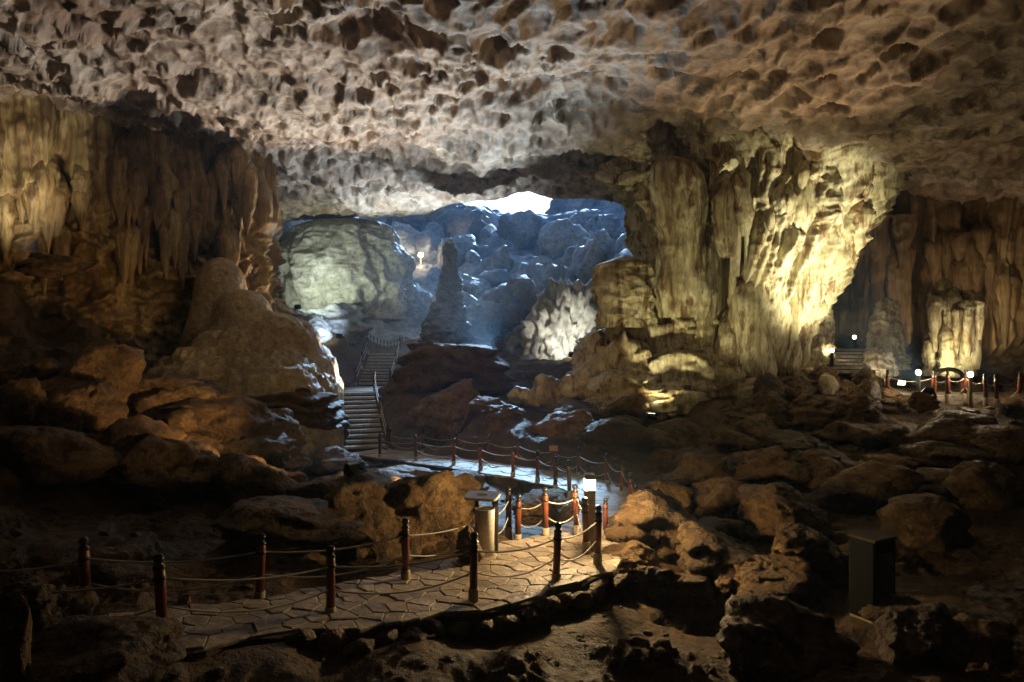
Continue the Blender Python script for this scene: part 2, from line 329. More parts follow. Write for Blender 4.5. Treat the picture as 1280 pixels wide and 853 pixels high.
# ------------------------------------------------------------------ ceiling
def ceil_base(x, y):
    z = 8.6 - .115 * np.maximum(0, x - 8) - .02 * np.maximum(0, -x - 14) ** 1.3
    q = np.stack([x.ravel(), y.ravel(), 0 * x.ravel()], 1)
    z = z + (.75 * fbm(q * .085 + 2, 3) + .28 * fbm(q * .3 + 8, 3)).reshape(x.shape)
    # a higher dome before the column
    z = z + 1.1 * np.exp(-(((x - 3.2) / 2.6) ** 2 + ((y - 25.5) / 3.0) ** 2)) + .9 * np.exp(-(((x + 3.8) / 1.2) ** 2 + ((y - 19.5) / 1.5) ** 2))
    z = z - .9 * sstep(24, 17, y) * sstep(-6, -14, x) - .45 * sstep(31, 38, y) * sstep(14, 8, np.abs(x))
    return z
def build_ceiling():
    cols = np.arange(-300, 1560, 1.9); tq = (cols - 640) / F
    ye = np.interp(cols, [-300, 0, 180, 340, 480, 560, 640, 800, 900, 1090, 1280, 1560], [40, 42, 46, 47, 46, 42, 39.5, 38.5, 38, 40, 42, 42])
    ye = ye + 1.2 * perlin(np.stack([cols / 40, 0 * cols, 0 * cols], 1)) + .5 * perlin(np.stack([cols / 9, 0 * cols + 4, 0 * cols], 1))
    t = (1 - (1 - np.linspace(0, 1, 250)) ** 1.35)[:, None]
    y = 1 / ((1 - t) / 12.0 + t / ye[None]); x = tq[None] * y
    z = ceil_base(x, y)
    xx, yy = x.ravel(), y.ravel(); q = np.stack([xx, yy, 0 * xx], 1)
    wx = xx + .28 * fbm(q * .9, 3); wy = yy + .28 * fbm(q * .9 + 50, 3)
    big = cups(wx, wy * .66, 2.6, 3, .14, .3); mid = cups(wx + 7, wy * .66, .92, 11, .34, .56); sm = cups(wx + 3, wy * .7, .52, 23, .36, .6)
    left = sstep(4, -10, xx)
    pm = .55 + .45 * sstep(-.3, .25, fbm(q * .16 + 77, 2))
    c = 1.25 * np.maximum(np.maximum(big, mid * pm), sm * (.6 + .4 * left) * pm)
    c = c - sstep(24, 31, yy) * (.55 * cups(wx + 31, wy * .8, .95, 41, .3, .6) + .5 * cups(wx + 51, wy, .5, 57, .3, .6))
    c = c + left * (.06 * ridged(q * 1.3 + 4, 3) - .03) + .07 * fbm(q * 1.1, 3) + .02 * fbm(q * 5, 2)
    c = c * sstep(1.0, .985, t + 0 * x).ravel()
    z = z + c.reshape(z.shape)
    rows = [np.stack([x, y, z], -1)]
    # lip that turns up towards the open chamber
    z_e, y_e, x_e = z[-1], y[-1], x[-1]
    a = np.linspace(0, math.pi / 2, 14)[1:]
    lip = [np.stack([x_e, y_e + 1.6 * math.sin(k), z_e + 1.6 * (1 - math.cos(k))], -1) for k in a]
    for dz in np.linspace(.4, 18, 20): lip.append(np.stack([x_e, y_e + 1.6 + .06 * dz, z_e + 1.6 + dz], -1))
    G = np.concatenate([rows[0], np.array(lip)], 0)
    k = len(rows[0])
    G[k:, :, 1] += (.5 * fbm(G[k:].reshape(-1, 3) * .6, 3)).reshape(G[k:].shape[:2])
    o = obj('cave_ceiling', mesh_np('cave_ceiling', G.reshape(-1, 3), grid_faces(*G.shape[:2], flip=True)), M['ceiling']); struct(o)
    g = np.stack(np.meshgrid(np.linspace(-55, 55, 40), np.linspace(-22, 40, 24)), -1)
    zz = 10.4 + .5 * fbm(np.dstack([g * .1, 0 * g[..., :1]]).reshape(-1, 3), 3).reshape(g.shape[:2])
    o = obj('cave_ceiling_rear', mesh_np('cave_ceiling_rear', np.dstack([g, zz]).reshape(-1, 3), grid_faces(24, 40, flip=True)), M['ceiling']); struct(o)
build_ceiling()

# ------------------------------------------------------------------ walls of rock
def resample(poly, n):
    p = catmull(poly, 20); s = np.concatenate([[0], np.cumsum(np.linalg.norm(np.diff(p, axis=0), axis=1))])
    u = np.linspace(0, s[-1], n); return np.stack([np.interp(u, s, p[:, k]) for k in range(p.shape[1])], 1), u
def wall_sheet(name, poly, z0, z1, ns, nz, disp, lean=None):
    p, s = resample(poly, ns); z = np.linspace(z0, z1, nz)
    G = np.zeros((nz, ns, 3)); G[..., 0] = p[:, 0]; G[..., 1] = p[:, 1]; G[..., 2] = z[:, None]
    tn = np.gradient(p, axis=0); nrm = np.stack([tn[:, 1], -tn[:, 0]], 1); nrm /= np.linalg.norm(nrm, axis=1)[:, None]
    S = np.broadcast_to(s, (nz, ns)); Zz = np.broadcast_to(z[:, None], (nz, ns))
    d = disp(S.ravel(), Zz.ravel(), G.reshape(-1, 3)).reshape(nz, ns)
    G[..., 0] += nrm[:, 0] * d; G[..., 1] += nrm[:, 1] * d
    if lean: G = lean(G)
    return mesh_np(name, G.reshape(-1, 3), grid_faces(nz, ns, flip=False))
def flutes(s, z, f=1.0, wob=.25):
    sw = s + wob * perlin(np.stack([s * .5, z * .35, 0 * s], 1))
    a = 1 - np.abs(perlin(np.stack([sw * 1.1 * f, z * .07, 0 * s + 3], 1))) * 2
    b = 1 - np.abs(perlin(np.stack([sw * 2.6 * f, z * .1, 0 * s + 9], 1))) * 2
    c = perlin(np.stack([sw * 6.5 * f, z * .25, 0 * s + 15], 1))
    return .6 * a + .28 * b + .16 * c
def dl(s, z, p):
    up = sstep(1.9, 3.6, z + .9 * perlin(np.stack([s * .7, 0 * s, 0 * s], 1)) - .9 * sstep(11, 15, s) * 2.4)
    fl = .75 * flutes(s, z) + .25 * fbm(p * .7, 3)
    rough = 1.15 * ridged(p * .32 + 4, 4) + .4 * ridged(p * 1.2, 4) - 1.3
    return up * (1.45 * fl + .2) + (1 - up) * rough + .9 * sstep(1.0, 4, 9 - z) * (1 - up) * sstep(12, 6, s)
o = obj('drapery_wall', wall_sheet('drapery_wall', [(-34, 12), (-27, 20), (-20, 25.2), (-15.4, 28.2), (-12.5, 30.4), (-11.7, 32.0), (-12.8, 34.4), (-16, 38), (-24, 46)], -5, 9.6, 520, 230, dl,
     lambda G: G + np.stack([.13 * (4 - G[..., 2]) * sstep(-17, -12, G[..., 0]), 0 * G[..., 0], 0 * G[..., 0]], -1)), M['drape'])
tag(o, 'tall ochre flowstone curtain wall hanging from the ceiling at the left', 'rock wall')
def dr(s, z, p):
    edge = -.2 + 1.6 * perlin(np.stack([s * .45, 0 * s, 0 * s + 5], 1)) + .8 * perlin(np.stack([s * 1.7, 0 * s, 0 * s + 5], 1))
    up = sstep(edge - .4, edge + .3, z)
    return up * (1.0 + .95 * flutes(s, z, .9)) + (1 - up) * (.9 * ridged(p * .4, 4) - .6) + .2 * fbm(p * 1.1, 3)
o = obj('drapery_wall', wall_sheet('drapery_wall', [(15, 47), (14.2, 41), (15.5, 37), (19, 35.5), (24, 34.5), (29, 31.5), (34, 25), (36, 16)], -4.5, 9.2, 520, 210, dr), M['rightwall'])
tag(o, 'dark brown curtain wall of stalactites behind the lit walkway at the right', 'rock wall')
def wall_drips(wall, poly, lo, hi, n, tops, lens, ws, mat, off, seed):
    r = random.Random(seed); pl = np.array(poly, float); t = np.linspace(0, 1, 400); i_ = np.linspace(0, 1, len(pl))
    X_ = np.interp(t, i_, pl[:, 0]); Y_ = np.interp(t, i_, pl[:, 1]) - off; PX = 640 + X_ / Y_ * F
    for k in range(n):
        x = r.uniform(lo, hi); d = float(Y_[np.argmin(np.abs(PX - x))]); y0 = r.uniform(*tops); L_ = r.uniform(*lens); w = r.uniform(*ws)
        rows = [(y0 + L_ * j / 6, x - w * (1 - (j / 6) ** 1.6) - .6 + r.uniform(-.6, .6), x + w * (1 - (j / 6) ** 1.6) + .6 + r.uniform(-.6, .6), d - .25 * (w > 7) + (1.2, .4, .1, 0, 0, 0, 0)[j]) for j in range(7)]
        fluted('drip', rows, mat, amp=.32, freq=1.4, rough=.07, seg=34, nz=60, seed=200 + k + seed, top_close=.3).parent = wall
LATER = [(o, [(14.2, 41), (15.5, 37), (19, 35.5), (24, 34.5), (29, 31.5)], 1060, 1290, 34, (262, 340), (60, 130), (4, 12), 'rightwall', 1.5, 3)]
LATER.append((bpy.data.objects['drapery_wall'], [(-27, 20), (-20, 25.2), (-15.4, 28.2), (-12.6, 30.2)], 5, 318, 46, (175, 270), (60, 120), (4, 13), 'drape', .75, 9))
o = obj('cave_wall', wall_sheet('cave_wall', [(-34, 46), (-38, 30), (-33, 10), (-22, -10), (0, -16), (24, -10), (38, 8), (42, 28), (36, 48)], -9, 12, 160, 30, lambda s, z, p: 1.2 * ridged(p * .15, 4)), M['redrock']); struct(o)

# ------------------------------------------------------------------ rocks
def ico(sub):
    bm = bmesh.new(); bmesh.ops.create_icosphere(bm, subdivisions=sub, radius=1)
    V = np.array([v.co[:] for v in bm.verts]); Fc = np.array([[v.index for v in f.verts] for f in bm.faces]); bm.free()
    return V / np.linalg.norm(V, axis=1)[:, None], Fc
ICO = {k: ico(k) for k in (3, 4, 5, 6)}
def rock_mesh(name, dims, seed, sub=4, cuts=24, rough=.12, soft=38, strata=.4, rot=0.0, lump=.0, fine=.035, box=False):
    rs = np.random.RandomState(seed)
    D, Fc = ICO[sub]
    n = rs.normal(size=(cuts, 3)); n /= np.linalg.norm(n, axis=1)[:, None]
    h = rs.uniform(.62, 1.0, cuts)
    if box:
        bx_ = np.array([[1, .12, .1], [-1, .08, .15], [.1, 1, .1], [.05, -1, .12], [.08, .05, 1], [0, 0, -1], [.7, -.2, .7], [-.7, -.3, .6]]); bx_ /= np.linalg.norm(bx_, axis=1)[:, None]
        n = np.concatenate([bx_, n]); h = np.concatenate([[.92, .92, .92, .88, .8, .9, 1.05, 1.08], h * .3 + .95])
    dt = D @ n.T; r = np.where(dt > .05, h / np.maximum(dt, .05), 4.0)
    r = np.minimum(r, 1.5)
    rr = -np.log(np.exp(-soft * r).sum(1)) / soft
    off = rs.uniform(0, 90, 3)
    V = D * rr[:, None]
    rad = 1 + rough * fbm(V * 1.6 + off, 4) + lump * (ridged(V * 1.1 + off, 3) - .3)
    V = V * rad[:, None]
    V = V + D * (fine * 2.3 * ridged(V * 3.3 + off, 5))[:, None] - D * (.10 * np.clip(ridged(V * 1.3 + off + 5, 2) - 1.05, 0, 1))[:, None]
    V = V * (np.array(dims) / 2)
    if strata:
        mz = min(dims); q = V[:, 2] + .12 * mz * perlin(V / mz * 1.3 + off)
        V[:, :2] *= (1 + strata * np.sin(q / mz * 22 + 3 * perlin(V / mz + off))[:, None] * .12)
    c, s = math.cos(rot), math.sin(rot)
    V[:, :2] = V[:, :2] @ np.array([[c, s], [-s, c]])
    return mesh_np(name, V, Fc)
SEED = [100]
def boulder(px, py_base, w, h, label, mat='boulder', d=None, name='boulder', group=None, depth=.9, sink=.22, sub=4, parent=None, cat='boulder', **kw):
    SEED[0] += 1
    if d is None: d = float(hits([(px, py_base)])[0])
    W, H = w / F * d, h / F * d; H2 = H / (1 - sink) if sink else H
    D = W * depth
    base = P(px, py_base, d)
    me = rock_mesh(name, (W * 1.06, D, H2 * 1.06), SEED[0], sub=sub, **kw)
    o = obj(name, me, M[mat], parent)
    o.location = (base.x, d + D * .35, base.z - H2 * sink + H2 / 2)
    if parent is None: tag(o, label, cat, group)
    return o

# big mound of golden flowstone
def mound():
    x = np.linspace(-14.5, -5.8, 190); y = np.linspace(22.5, 32.5, 170); X, Y = np.meshgrid(x, y)
    Z = np.full(X.shape, -6.0)
    def dome(px, py, d, rx, ry, h, pw=2.0):
        c = P(px, py, d); q = ((X - c.x) / rx) ** 2 + ((Y - c.y) / ry) ** 2
        return c.z - h + h * np.sqrt(np.clip(1 - q ** (pw / 2), 0, 1)) + np.where(q > 1, -(q - 1) * 2.2, 0)
    parts = [dome(276, 322, 28.0, 1.05, 1.1, 1.7), dome(304, 362, 27.3, 1.15, 1.2, 1.2), dome(328, 390, 27.0, 1.6, 1.4, 1.0), dome(360, 398, 27.3, 1.3, 1.3, 1.4), dome(298, 412, 26.4, 1.9, 1.4, 1.3), dome(252, 440, 25.4, 1.9, 1.4, 1.6),
             dome(330, 440, 26.0, 2.1, 1.5, 1.4), dome(378, 432, 27.8, 1.4, 1.6, 1.4), dome(318, 456, 24.8, 2.6, 1.5, 1.6), dome(236, 458, 24.4, 2.0, 1.4, 1.6), dome(392, 458, 28.2, 1.2, 1.5, 1.2), dome(375, 470, 26, 1.8, 1.5, 1.2)]
    K = 8.0
    Z = np.log(sum(np.exp(K * p) for p in parts)) / K
    q = np.stack([X.ravel(), Y.ravel(), Z.ravel()], 1)
    low = sstep(1.6, -.6, Z).ravel()
    Z = Z + (.10 * fbm(q * .9, 3) + low * (.2 * ridged(q * np.array([1.3, 1.3, 2.5]), 5) + .03 * fbm(q * 4, 2))).reshape(Z.shape)
    Z = Z - 3.2 * sstep(-1.75, -2.15, Z + .3 * perlin(q * .6).reshape(Z.shape))
    st = .33; k = np.floor(Z / st); fr = Z / st - k
    Z = Z + .3 * low.reshape(Z.shape) * (k * st + st * sstep(.55, .95, fr) - Z)
    V = np.stack([X, Y, Z], -1).reshape(-1, 3)
    o = obj('flowstone_mound', mesh_np('flowstone_mound', V, grid_faces(*X.shape)), M['mound'])
    tag(o, 'smooth golden flowstone mound of stacked domes left of the stairs', 'flowstone')
mound()

# ------------------------------------------------------------------ fluted tubes (columns, stalactites)
def fluted(name, rows, mat, parent=None, flatten=.75, amp=.16, freq=2.6, rough=.05, seg=120, nz=160, seed=0, zf=.12, top_close=False, notch=None, zrough=1.0):
    """rows: (py, left px, right px, d)"""
    rows = np.array(rows, float)
    t = np.linspace(0, 1, nz); ry = rows[:, 0]
    u = (ry - ry[0]) / (ry[-1] - ry[0])
    py = np.interp(t, u, ry); l = np.interp(t, u, rows[:, 1]); r = np.interp(t, u, rows[:, 2]); d = np.interp(t, u, rows[:, 3])
    ker = np.ones(7) / 7
    sm = lambda a: np.convolve(np.pad(a, 3, mode='edge'), ker, 'valid')
    l, r, d = sm(l), sm(r), sm(d)
    cx = ((l + r) / 2 - 640) / F * d; rx = (r - l) / 2 / F * d; cz = (426.5 - py) / F * d
    th = np.arange(seg) / seg * 2 * math.pi
    ct, st = np.cos(th), np.sin(th)
    rr = np.ones((nz, seg))
    D3 = np.stack([np.broadcast_to(ct, (nz, seg)), np.broadcast_to(st, (nz, seg)), np.repeat(cz[:, None], seg, 1)], -1)
    q = D3.reshape(-1, 3) * np.array([freq, freq, zf]) + seed * 7.7
    q = q + .25 * np.stack([perlin(D3.reshape(-1, 3) * np.array([1.5, 1.5, .5]) + seed)] * 3, 1)
    f1 = (1 - 2 * np.abs(perlin(q))).reshape(nz, seg); f2 = (1 - 2 * np.abs(perlin(q * np.array([2.4, 2.4, 1.5]) + 9))).reshape(nz, seg)
    f3 = perlin(q * np.array([6, 6, 2.5]) + 19).reshape(nz, seg)
    mr = float(rx.mean())
    wq = np.stack([cx[:, None] + rx[:, None] * ct, d[:, None] + rx[:, None] * st, np.repeat(cz[:, None], seg, 1)], -1).reshape(-1, 3)
    lumps = (ridged(wq * .9 * zrough + seed, 4)).reshape(nz, seg)
    rr = rr + amp * (.65 * f1 + .42 * f2 + .26 * f3 - .35) + rough / max(mr, .15) * lumps
    if notch:
        pxg = np.repeat(py[:, None], seg, 1); xg = 640 + (cx[:, None] + rx[:, None] * ct) / d[:, None] * F
        for (nx, ny, sx, sy, a) in notch:
            rr -= a * np.exp(-((xg - nx) / sx) ** 2 - np.clip(np.abs(pxg - ny) - sy, 0, None) ** 2 / 120.0) * (st < 0)
    if top_close: rr *= np.sqrt(np.clip(t / top_close, 0, 1))[:, None]
    V = np.stack([cx[:, None] + rx[:, None] * rr * ct, d[:, None] + rx[:, None] * flatten * rr * st, np.repeat(cz[:, None], seg, 1)], -1)
    return obj(name, mesh_np(name, V.reshape(-1, 3), grid_faces(nz, seg, True, flip=True)), M[mat], parent)

for a_ in LATER: wall_drips(*a_)
COL = [(150, 735, 1100, 32), (190, 768, 1096, 32), (215, 800, 1094, 32), (240, 806, 1086, 32), (270, 812, 1070, 31.8), (300, 816, 1056, 31.7), (350, 822, 1030, 31.5), (400, 830, 1004, 31.3), (440, 838, 988, 31.2), (490, 842, 976, 31), (540, 836, 980, 31)]
column = empty('stone_column', P(890, 500, 31))
tag(column, 'massive cream fluted stone column joining floor and ceiling, brightly floodlit', 'stone column')
def colchild(o):
    o.parent = column; o.matrix_parent_inverse = Matrix.Translation(-Vector(column.location)); return o
colchild(fluted('shaft', COL, 'column', amp=.26, freq=3.6, rough=.24, seg=460, nz=320, seed=3, notch=[(885, 322, 15, 78, .62), (955, 240, 11, 50, .34), (1004, 310, 6, 70, .24), (908, 250, 8, 30, .2), (1045, 280, 6, 45, .18), (975, 430, 6, 40, .16), (935, 450, 5, 40, .14)]))
def col_front(px, py):
    c = np.array(COL); l = np.interp(py, c[:, 0], c[:, 1]); r = np.interp(py, c[:, 0], c[:, 2])
    u = (px - (l + r) / 2) / ((r - l) / 2); u = max(-.97, min(.97, u)); rx = (r - l) / 2 / F * 31.6
    return 31.6 - .75 * rx * math.sqrt(1 - u * u)
rnd = random.Random(5)
DR = [(842, 196, 398, 26, 30), (905, 212, 322, 13, 8), (928, 205, 296, 13, 5), (962, 300, 490, 16, 20), (1000, 195, 420, 22, 10), (1036, 208, 392, 24, 9), (1066, 212, 308, 22, 6), (938, 330, 492, 24, 24), (980, 360, 492, 18, 16),
      (912, 385, 492, 15, 17), (1012, 300, 470, 12, 8), (984, 215, 330, 12, 7), (1050, 240, 350, 10, 4), (955, 360, 494, 8, 11), (925, 400, 495, 9, 12), (1022, 220, 300, 8, 4)]
for i in range(26):
    x = rnd.uniform(910, 1075); y0 = rnd.uniform(195, 330); y1 = y0 + rnd.uniform(50, 150); c = np.array(COL)
    lim = np.interp(y1, c[:, 0], c[:, 2]) - 6
    DR.append((min(x, lim), y0, min(y1, 492), rnd.uniform(4, 9), rnd.uniform(1, 4)))
for i, (x, y0, y1, w0, w1) in enumerate(DR):
    d0, d1 = col_front(x, y0), col_front(x, y1); lean = (940 - x) * .08 * (y1 - y0) / 100
    rows = []
    for k in range(7):
        t = k / 6; w = (w0 + (w1 - w0) * t) * (1 + .18 * math.sin(9 * t + i)) * (.75 if k in (0,) else 1)
        yy = y0 + (y1 - y0) * t; xx = x + lean * t + 2 * math.sin(5 * t + i * 2)
        dd = d0 + (d1 - d0) * t - .1 - .25 * t * (w1 > 7) + (0 if i == 0 else 1.1) * max(0, 1 - t * 3) ** 1.5
        rows.append((yy, xx - w, xx + w, dd))
    big = w0 > 11 or w1 > 11
    colchild(fluted('pillar' if i == 0 else 'drapery', rows, 'column', amp=.22, freq=1.9 if big else 1.2, rough=.07 if big else .03, seg=90 if big else 26, nz=110 if big else 40, seed=20 + i, flatten=.9, top_close=.05 if i == 0 else .3))
# overhanging brow at the top of the column
for (x, y, w, h, d, sd_) in [(838, 238, 150, 62, 30.5, 1), (800, 252, 78, 56, 30.8, 2), (905, 222, 120, 48, 29.6, 3), (1010, 214, 130, 44, 29.0, 4), (775, 215, 70, 40, 32, 9)]:
    colchild(boulder(x, y, w, h, '', 'column', d=d, name='brow', parent=column, sub=5, depth=.6, sink=0, lump=.16, rough=.2, fine=.06))
# lumpy foot of the column
for (x, y, w, h, d) in [(850, 505, 120, 86, 29.6), (782, 508, 104, 86, 29.2), (742, 512, 74, 58, 28.6), (790, 518, 110, 56, 28.0), (900, 508, 110, 70, 28.6), (716, 508, 42, 34, 28.8), (836, 522, 120, 40, 27.3), (742, 470, 46, 50, 30),
                        (940, 515, 90, 40, 28.2), (856, 424, 62, 44, 29.6), (760, 525, 60, 26, 27.2)]:
    colchild(boulder(x, y, w, h, '', 'column', d=d, name='foot_rock', parent=column, sub=5, depth=.8, sink=.1, lump=.16, rough=.18, fine=.07))
colchild(fluted('stub', [(320, 760, 800, 29.9), (332, 748, 812, 29.9), (360, 746, 814, 29.8), (385, 752, 812, 29.8), (410, 752, 816, 29.8)], 'column', amp=.08, freq=2.2, rough=.16, seg=110, nz=110, seed=77, zf=1.4, top_close=.12, zrough=1.4))

# spire in front of the blue chamber
o = fluted('stalagmite', [(298, 560, 566, 40), (312, 556, 570, 40), (330, 557, 570, 40), (350, 553, 572, 40), (372, 551, 574, 40), (385, 545, 576, 40), (400, 539, 577, 40), (420, 535, 580, 40), (450, 528, 584, 40)], 'grey', amp=.14, freq=1.6, rough=.23, seg=100, nz=200, seed=41, zf=2.2, top_close=.04, zrough=1.3)
tag(o, 'slender knobbly grey stalagmite spire standing beside the upper stairs', 'stalagmite')
# pale dome rock in the chamber's left
o = fluted('dome_rock', [(272, 430, 452, 47), (278, 398, 472, 47), (288, 376, 486, 47), (310, 360, 496, 47), (340, 350, 502, 47), (370, 352, 505, 47), (400, 360, 505, 47)], 'paledome', amp=.1, freq=1.6, rough=.5, seg=220, nz=170, seed=52, zf=.3, top_close=.05, zrough=.42)
tag(o, 'huge pale greenish dome-shaped rock lit beneath the low arch, left of the chamber', 'rock')
# lit flowstone cluster at the right wall
lit = empty('flowstone_pillars', P(1195, 465, 32)); tag(lit, 'cluster of yellow-green floodlit flowstone pillars against the dark right wall', 'flowstone')
for i, (x, y0, y1, w0, w1, dz) in enumerate([(1176, 330, 470, 10, 7, .0), (1190, 345, 452, 9, 4, -.5), (1203, 325, 470, 8, 11, .1), (1217, 340, 462, 9, 4, -.2), (1183, 380, 470, 3, 6, -.7), (1197, 360, 436, 5, 1.5, -.9), (1210, 350, 446, 5, 2, -.7), (1169, 350, 440, 6, 2, -.4), (1224, 350, 425, 6, 1.5, -.5), (1192, 430, 472, 3, 7, -.2), (1163, 400, 470, 3, 6, -.1)]):
    d = 33.0 + dz
    c = fluted('pillar', [(y0 + (y1 - y0) * k / 5, x - w0 - (w1 - w0) * k / 5, x + w0 + (w1 - w0) * k / 5, d + (1.3 if k == 0 else .5 if k == 1 else 0)) for k in range(6)], 'column', amp=.4, freq=1.7, rough=.12, seg=56, nz=80, seed=90 + i, top_close=.3)
    c.parent = lit; c.matrix_parent_inverse = Matrix.Translation(-Vector(lit.location))
for (x, y0, y1, w, lab) in [(1108, 372, 462, 15, 'pale knobbly flowstone stalagmite beside the lit steps at the right'), (1018, 345, 470, 16, 'brown pitted rock pillar just right of the great column')]:
    o = fluted('rock_pillar', [(y0, x - w * .4, x + w * .4, 31.5), (y0 + 25, x - w * .8, x + w * .7, 31.5), (y0 + 60, x - w, x + w, 31.3), (y1, x - w * 1.2, x + w * 1.2, 31)], 'column', amp=.12, freq=1.5, rough=.2, seg=90, nz=110, seed=int(x), zf=1, top_close=.06, zrough=1.6)
    tag(o, lab, 'rock pillar')
for i, (x, y0, y1, w, dd) in enumerate([(1075, 268, 372, 14, 33), (1096, 268, 420, 10, 33), (1052, 300, 352, 9, 32.5), (1130, 270, 350, 11, 33.5)]):
    o = fluted('stalactite', [(y0 + (y1 - y0) * k / 5, x - w * (1 - .8 * k / 5), x + w * (1 - .8 * k / 5), dd) for k in range(6)], 'rightwall', amp=.25, freq=1.4, rough=.1, seg=40, nz=60, seed=130 + i)
    tag(o, ['broad tan stalactite hanging right of the great column', 'longest thin stalactite hanging above the lit steps', 'short stubby stalactite closest to the great column', 'brown stalactite hanging furthest right above the steps'][i], 'stalactite')

# ------------------------------------------------------------------ boulders, one by one
B = boulder
B(108, 866, 180, 66, 'large jagged rock in the bottom left corner before the path', d=6.1, sub=5, lump=.12, rough=.16)
B(14, 800, 86, 60, 'dark rock cut by the left edge beneath the ropes', d=6.6, sub=5, lump=.1)
B(4, 868, 44, 90, 'small rock in the very bottom left corner', d=5.6, lump=.1)
B(62, 790, 70, 46, 'low dim stone behind the bottom-left rock', d=7.0)
B(985, 862, 150, 88, 'dark cracked boulder at the bottom edge below the cabinet', d=8.0, sub=5, lump=.14, rough=.16)
B(1165, 868, 110, 92, 'rounded dark boulder at the bottom edge right of the cabinet', d=8.0, sub=5)
B(1140, 792, 90, 34, 'long low stone beside the foot of the dark cabinet', sub=4)
B(1245, 850, 90, 70, 'dim boulder in the bottom right corner', d=8.6)
B(968, 752, 92, 44, 'flat golden slab stone catching the lamplight', sub=5, strata=.8, cuts=10, rough=.06)
B(936, 774, 44, 30, 'small brown stone leaning under the golden slab', sub=4)
B(975, 772, 20, 12, 'pebble-sized stone under the golden slab')
B(868, 757, 66, 32, 'rounded pale stone left of the golden slab', sub=5)
B(916, 750, 32, 24, 'small stone tucked between the golden slab and the pale stone')
B(906, 724, 112, 46, 'long sloping slab behind the golden slab', sub=5, strata=.5, cuts=9)
B(1012, 716, 88, 52, 'smooth brown boulder left of the dark cabinet', sub=5)
B(1048, 728, 50, 36, 'small boulder against the left side of the dark cabinet')
B(985, 676, 110, 54, 'humped twisted boulder above the long sloping slab', sub=5, lump=.1)
B(905, 652, 86, 48, 'dark angular boulder in the middle of the right rock pile', sub=5)
B(900, 690, 90, 30, 'flat stone wedged under the dark angular boulder', sub=4)
B(842, 705, 94, 62, 'big pale layered rock beside the path bend', sub=5, strata=.9, cuts=10)
B(836, 655, 84, 52, 'round-backed rock right of the path bend', sub=5)
B(790, 722, 74, 34, 'low yellow rock at the foot of the corner post', sub=5, lump=.1)
B(818, 752, 66, 34, 'dark broken stone below the low yellow rock', sub=5, lump=.14)
B(950, 612, 92, 46, 'brown boulder at the top of the right rock pile', sub=5)
B(880, 606, 70, 34, 'smaller brown boulder left of the pile top')
B(1030, 600, 76, 34, 'long dim rock on the right floor', sub=4, strata=.5)
B(1090, 645, 110, 50, 'shadowed boulder behind the dark cabinet')
B(1180, 690, 120, 70, 'dark boulder right of the cabinet in shade', sub=4)
B(1250, 640, 100, 60, 'dark boulder at the right edge in shade', sub=4)
B(564, 494, 122, 64, 'big flat-topped brown boulder right of the upper stairs', d=33.0, sub=5, strata=.9, cuts=8, soft=50, rough=.1, depth=.6, box=True)
B(553, 540, 80, 52, 'rounded brown boulder beside the dark hollow', d=29.5, sub=5, lump=.08)
B(652, 478, 40, 32, 'blue-rimmed rounded stone behind the flat-topped boulder', 'grey', d=38)
B(690, 505, 36, 34, 'yellow-lit block beside the column foot', 'column', d=29)
B(655, 506, 34, 22, 'small yellowish stone left of the yellow-lit block', 'column', d=29.5)
B(610, 515, 50, 18, 'low wet slab in front of the column foot', d=28.5, strata=.5)
B(340, 693, 124, 44, 'pale flat slab behind the left rope posts', d=11.4, sub=5, strata=.6, cuts=8, rough=.06)
B(390, 650, 46, 46, 'small upright stone above the pale flat slab', sub=4)
B(335, 636, 90, 44, 'long dark stone left of the small upright stone', sub=5, strata=.4)
B(440, 706, 130, 86, 'large brown rock left of the litter bin', d=12.6, sub=5, lump=.1)
B(520, 700, 130, 84, 'cracked brown rock just behind the litter bin', d=13.2, sub=5, lump=.12)
B(584, 694, 28, 32, 'small yellow block at the foot of the litter bin', d=11.4, cuts=8)
B(345, 588, 58, 24, 'flat stone on the left slope above the pale slab')
B(415, 600, 76, 30, 'brown stone lying below the lower stairs', sub=4, strata=.4)
B(330, 552, 70, 40, 'humped stone on the left slope beside the lower stairs', sub=5)
B(372, 548, 74, 48, 'layered brown boulder against the left side of the lower stairs', d=25.4, sub=5, strata=.7)
B(345, 530, 120, 46, 'broad ledge rock under the front edge of the mound', d=23.6, sub=5, strata=.8, lump=.06)
B(250, 560, 160, 66, 'broad layered boulder in the middle of the left slope', sub=5, strata=.6, lump=.06)
B(215, 505, 120, 34, 'dark overhanging ledge rock below the mound', d=25, sub=5, strata=.6)
B(90, 545, 80, 60, 'upright rusty rock on the left slope', d=18, sub=5, lump=.12)
B(40, 610, 130, 60, 'dark rusty boulder near the left edge', sub=5, lump=.1)
B(190, 640, 170, 80, 'great dark brown boulder above the left path', sub=5, lump=.08)
B(300, 600, 100, 50, 'brown boulder right of the great dark boulder', sub=5)
B(170, 765, 110, 46, 'low stone behind the left rope', d=10, sub=4)
B(680, 652, 84, 26, 'round flat rock islet ringed by the path bend', d=15.2, sub=5, rough=.06, depth=1.5)
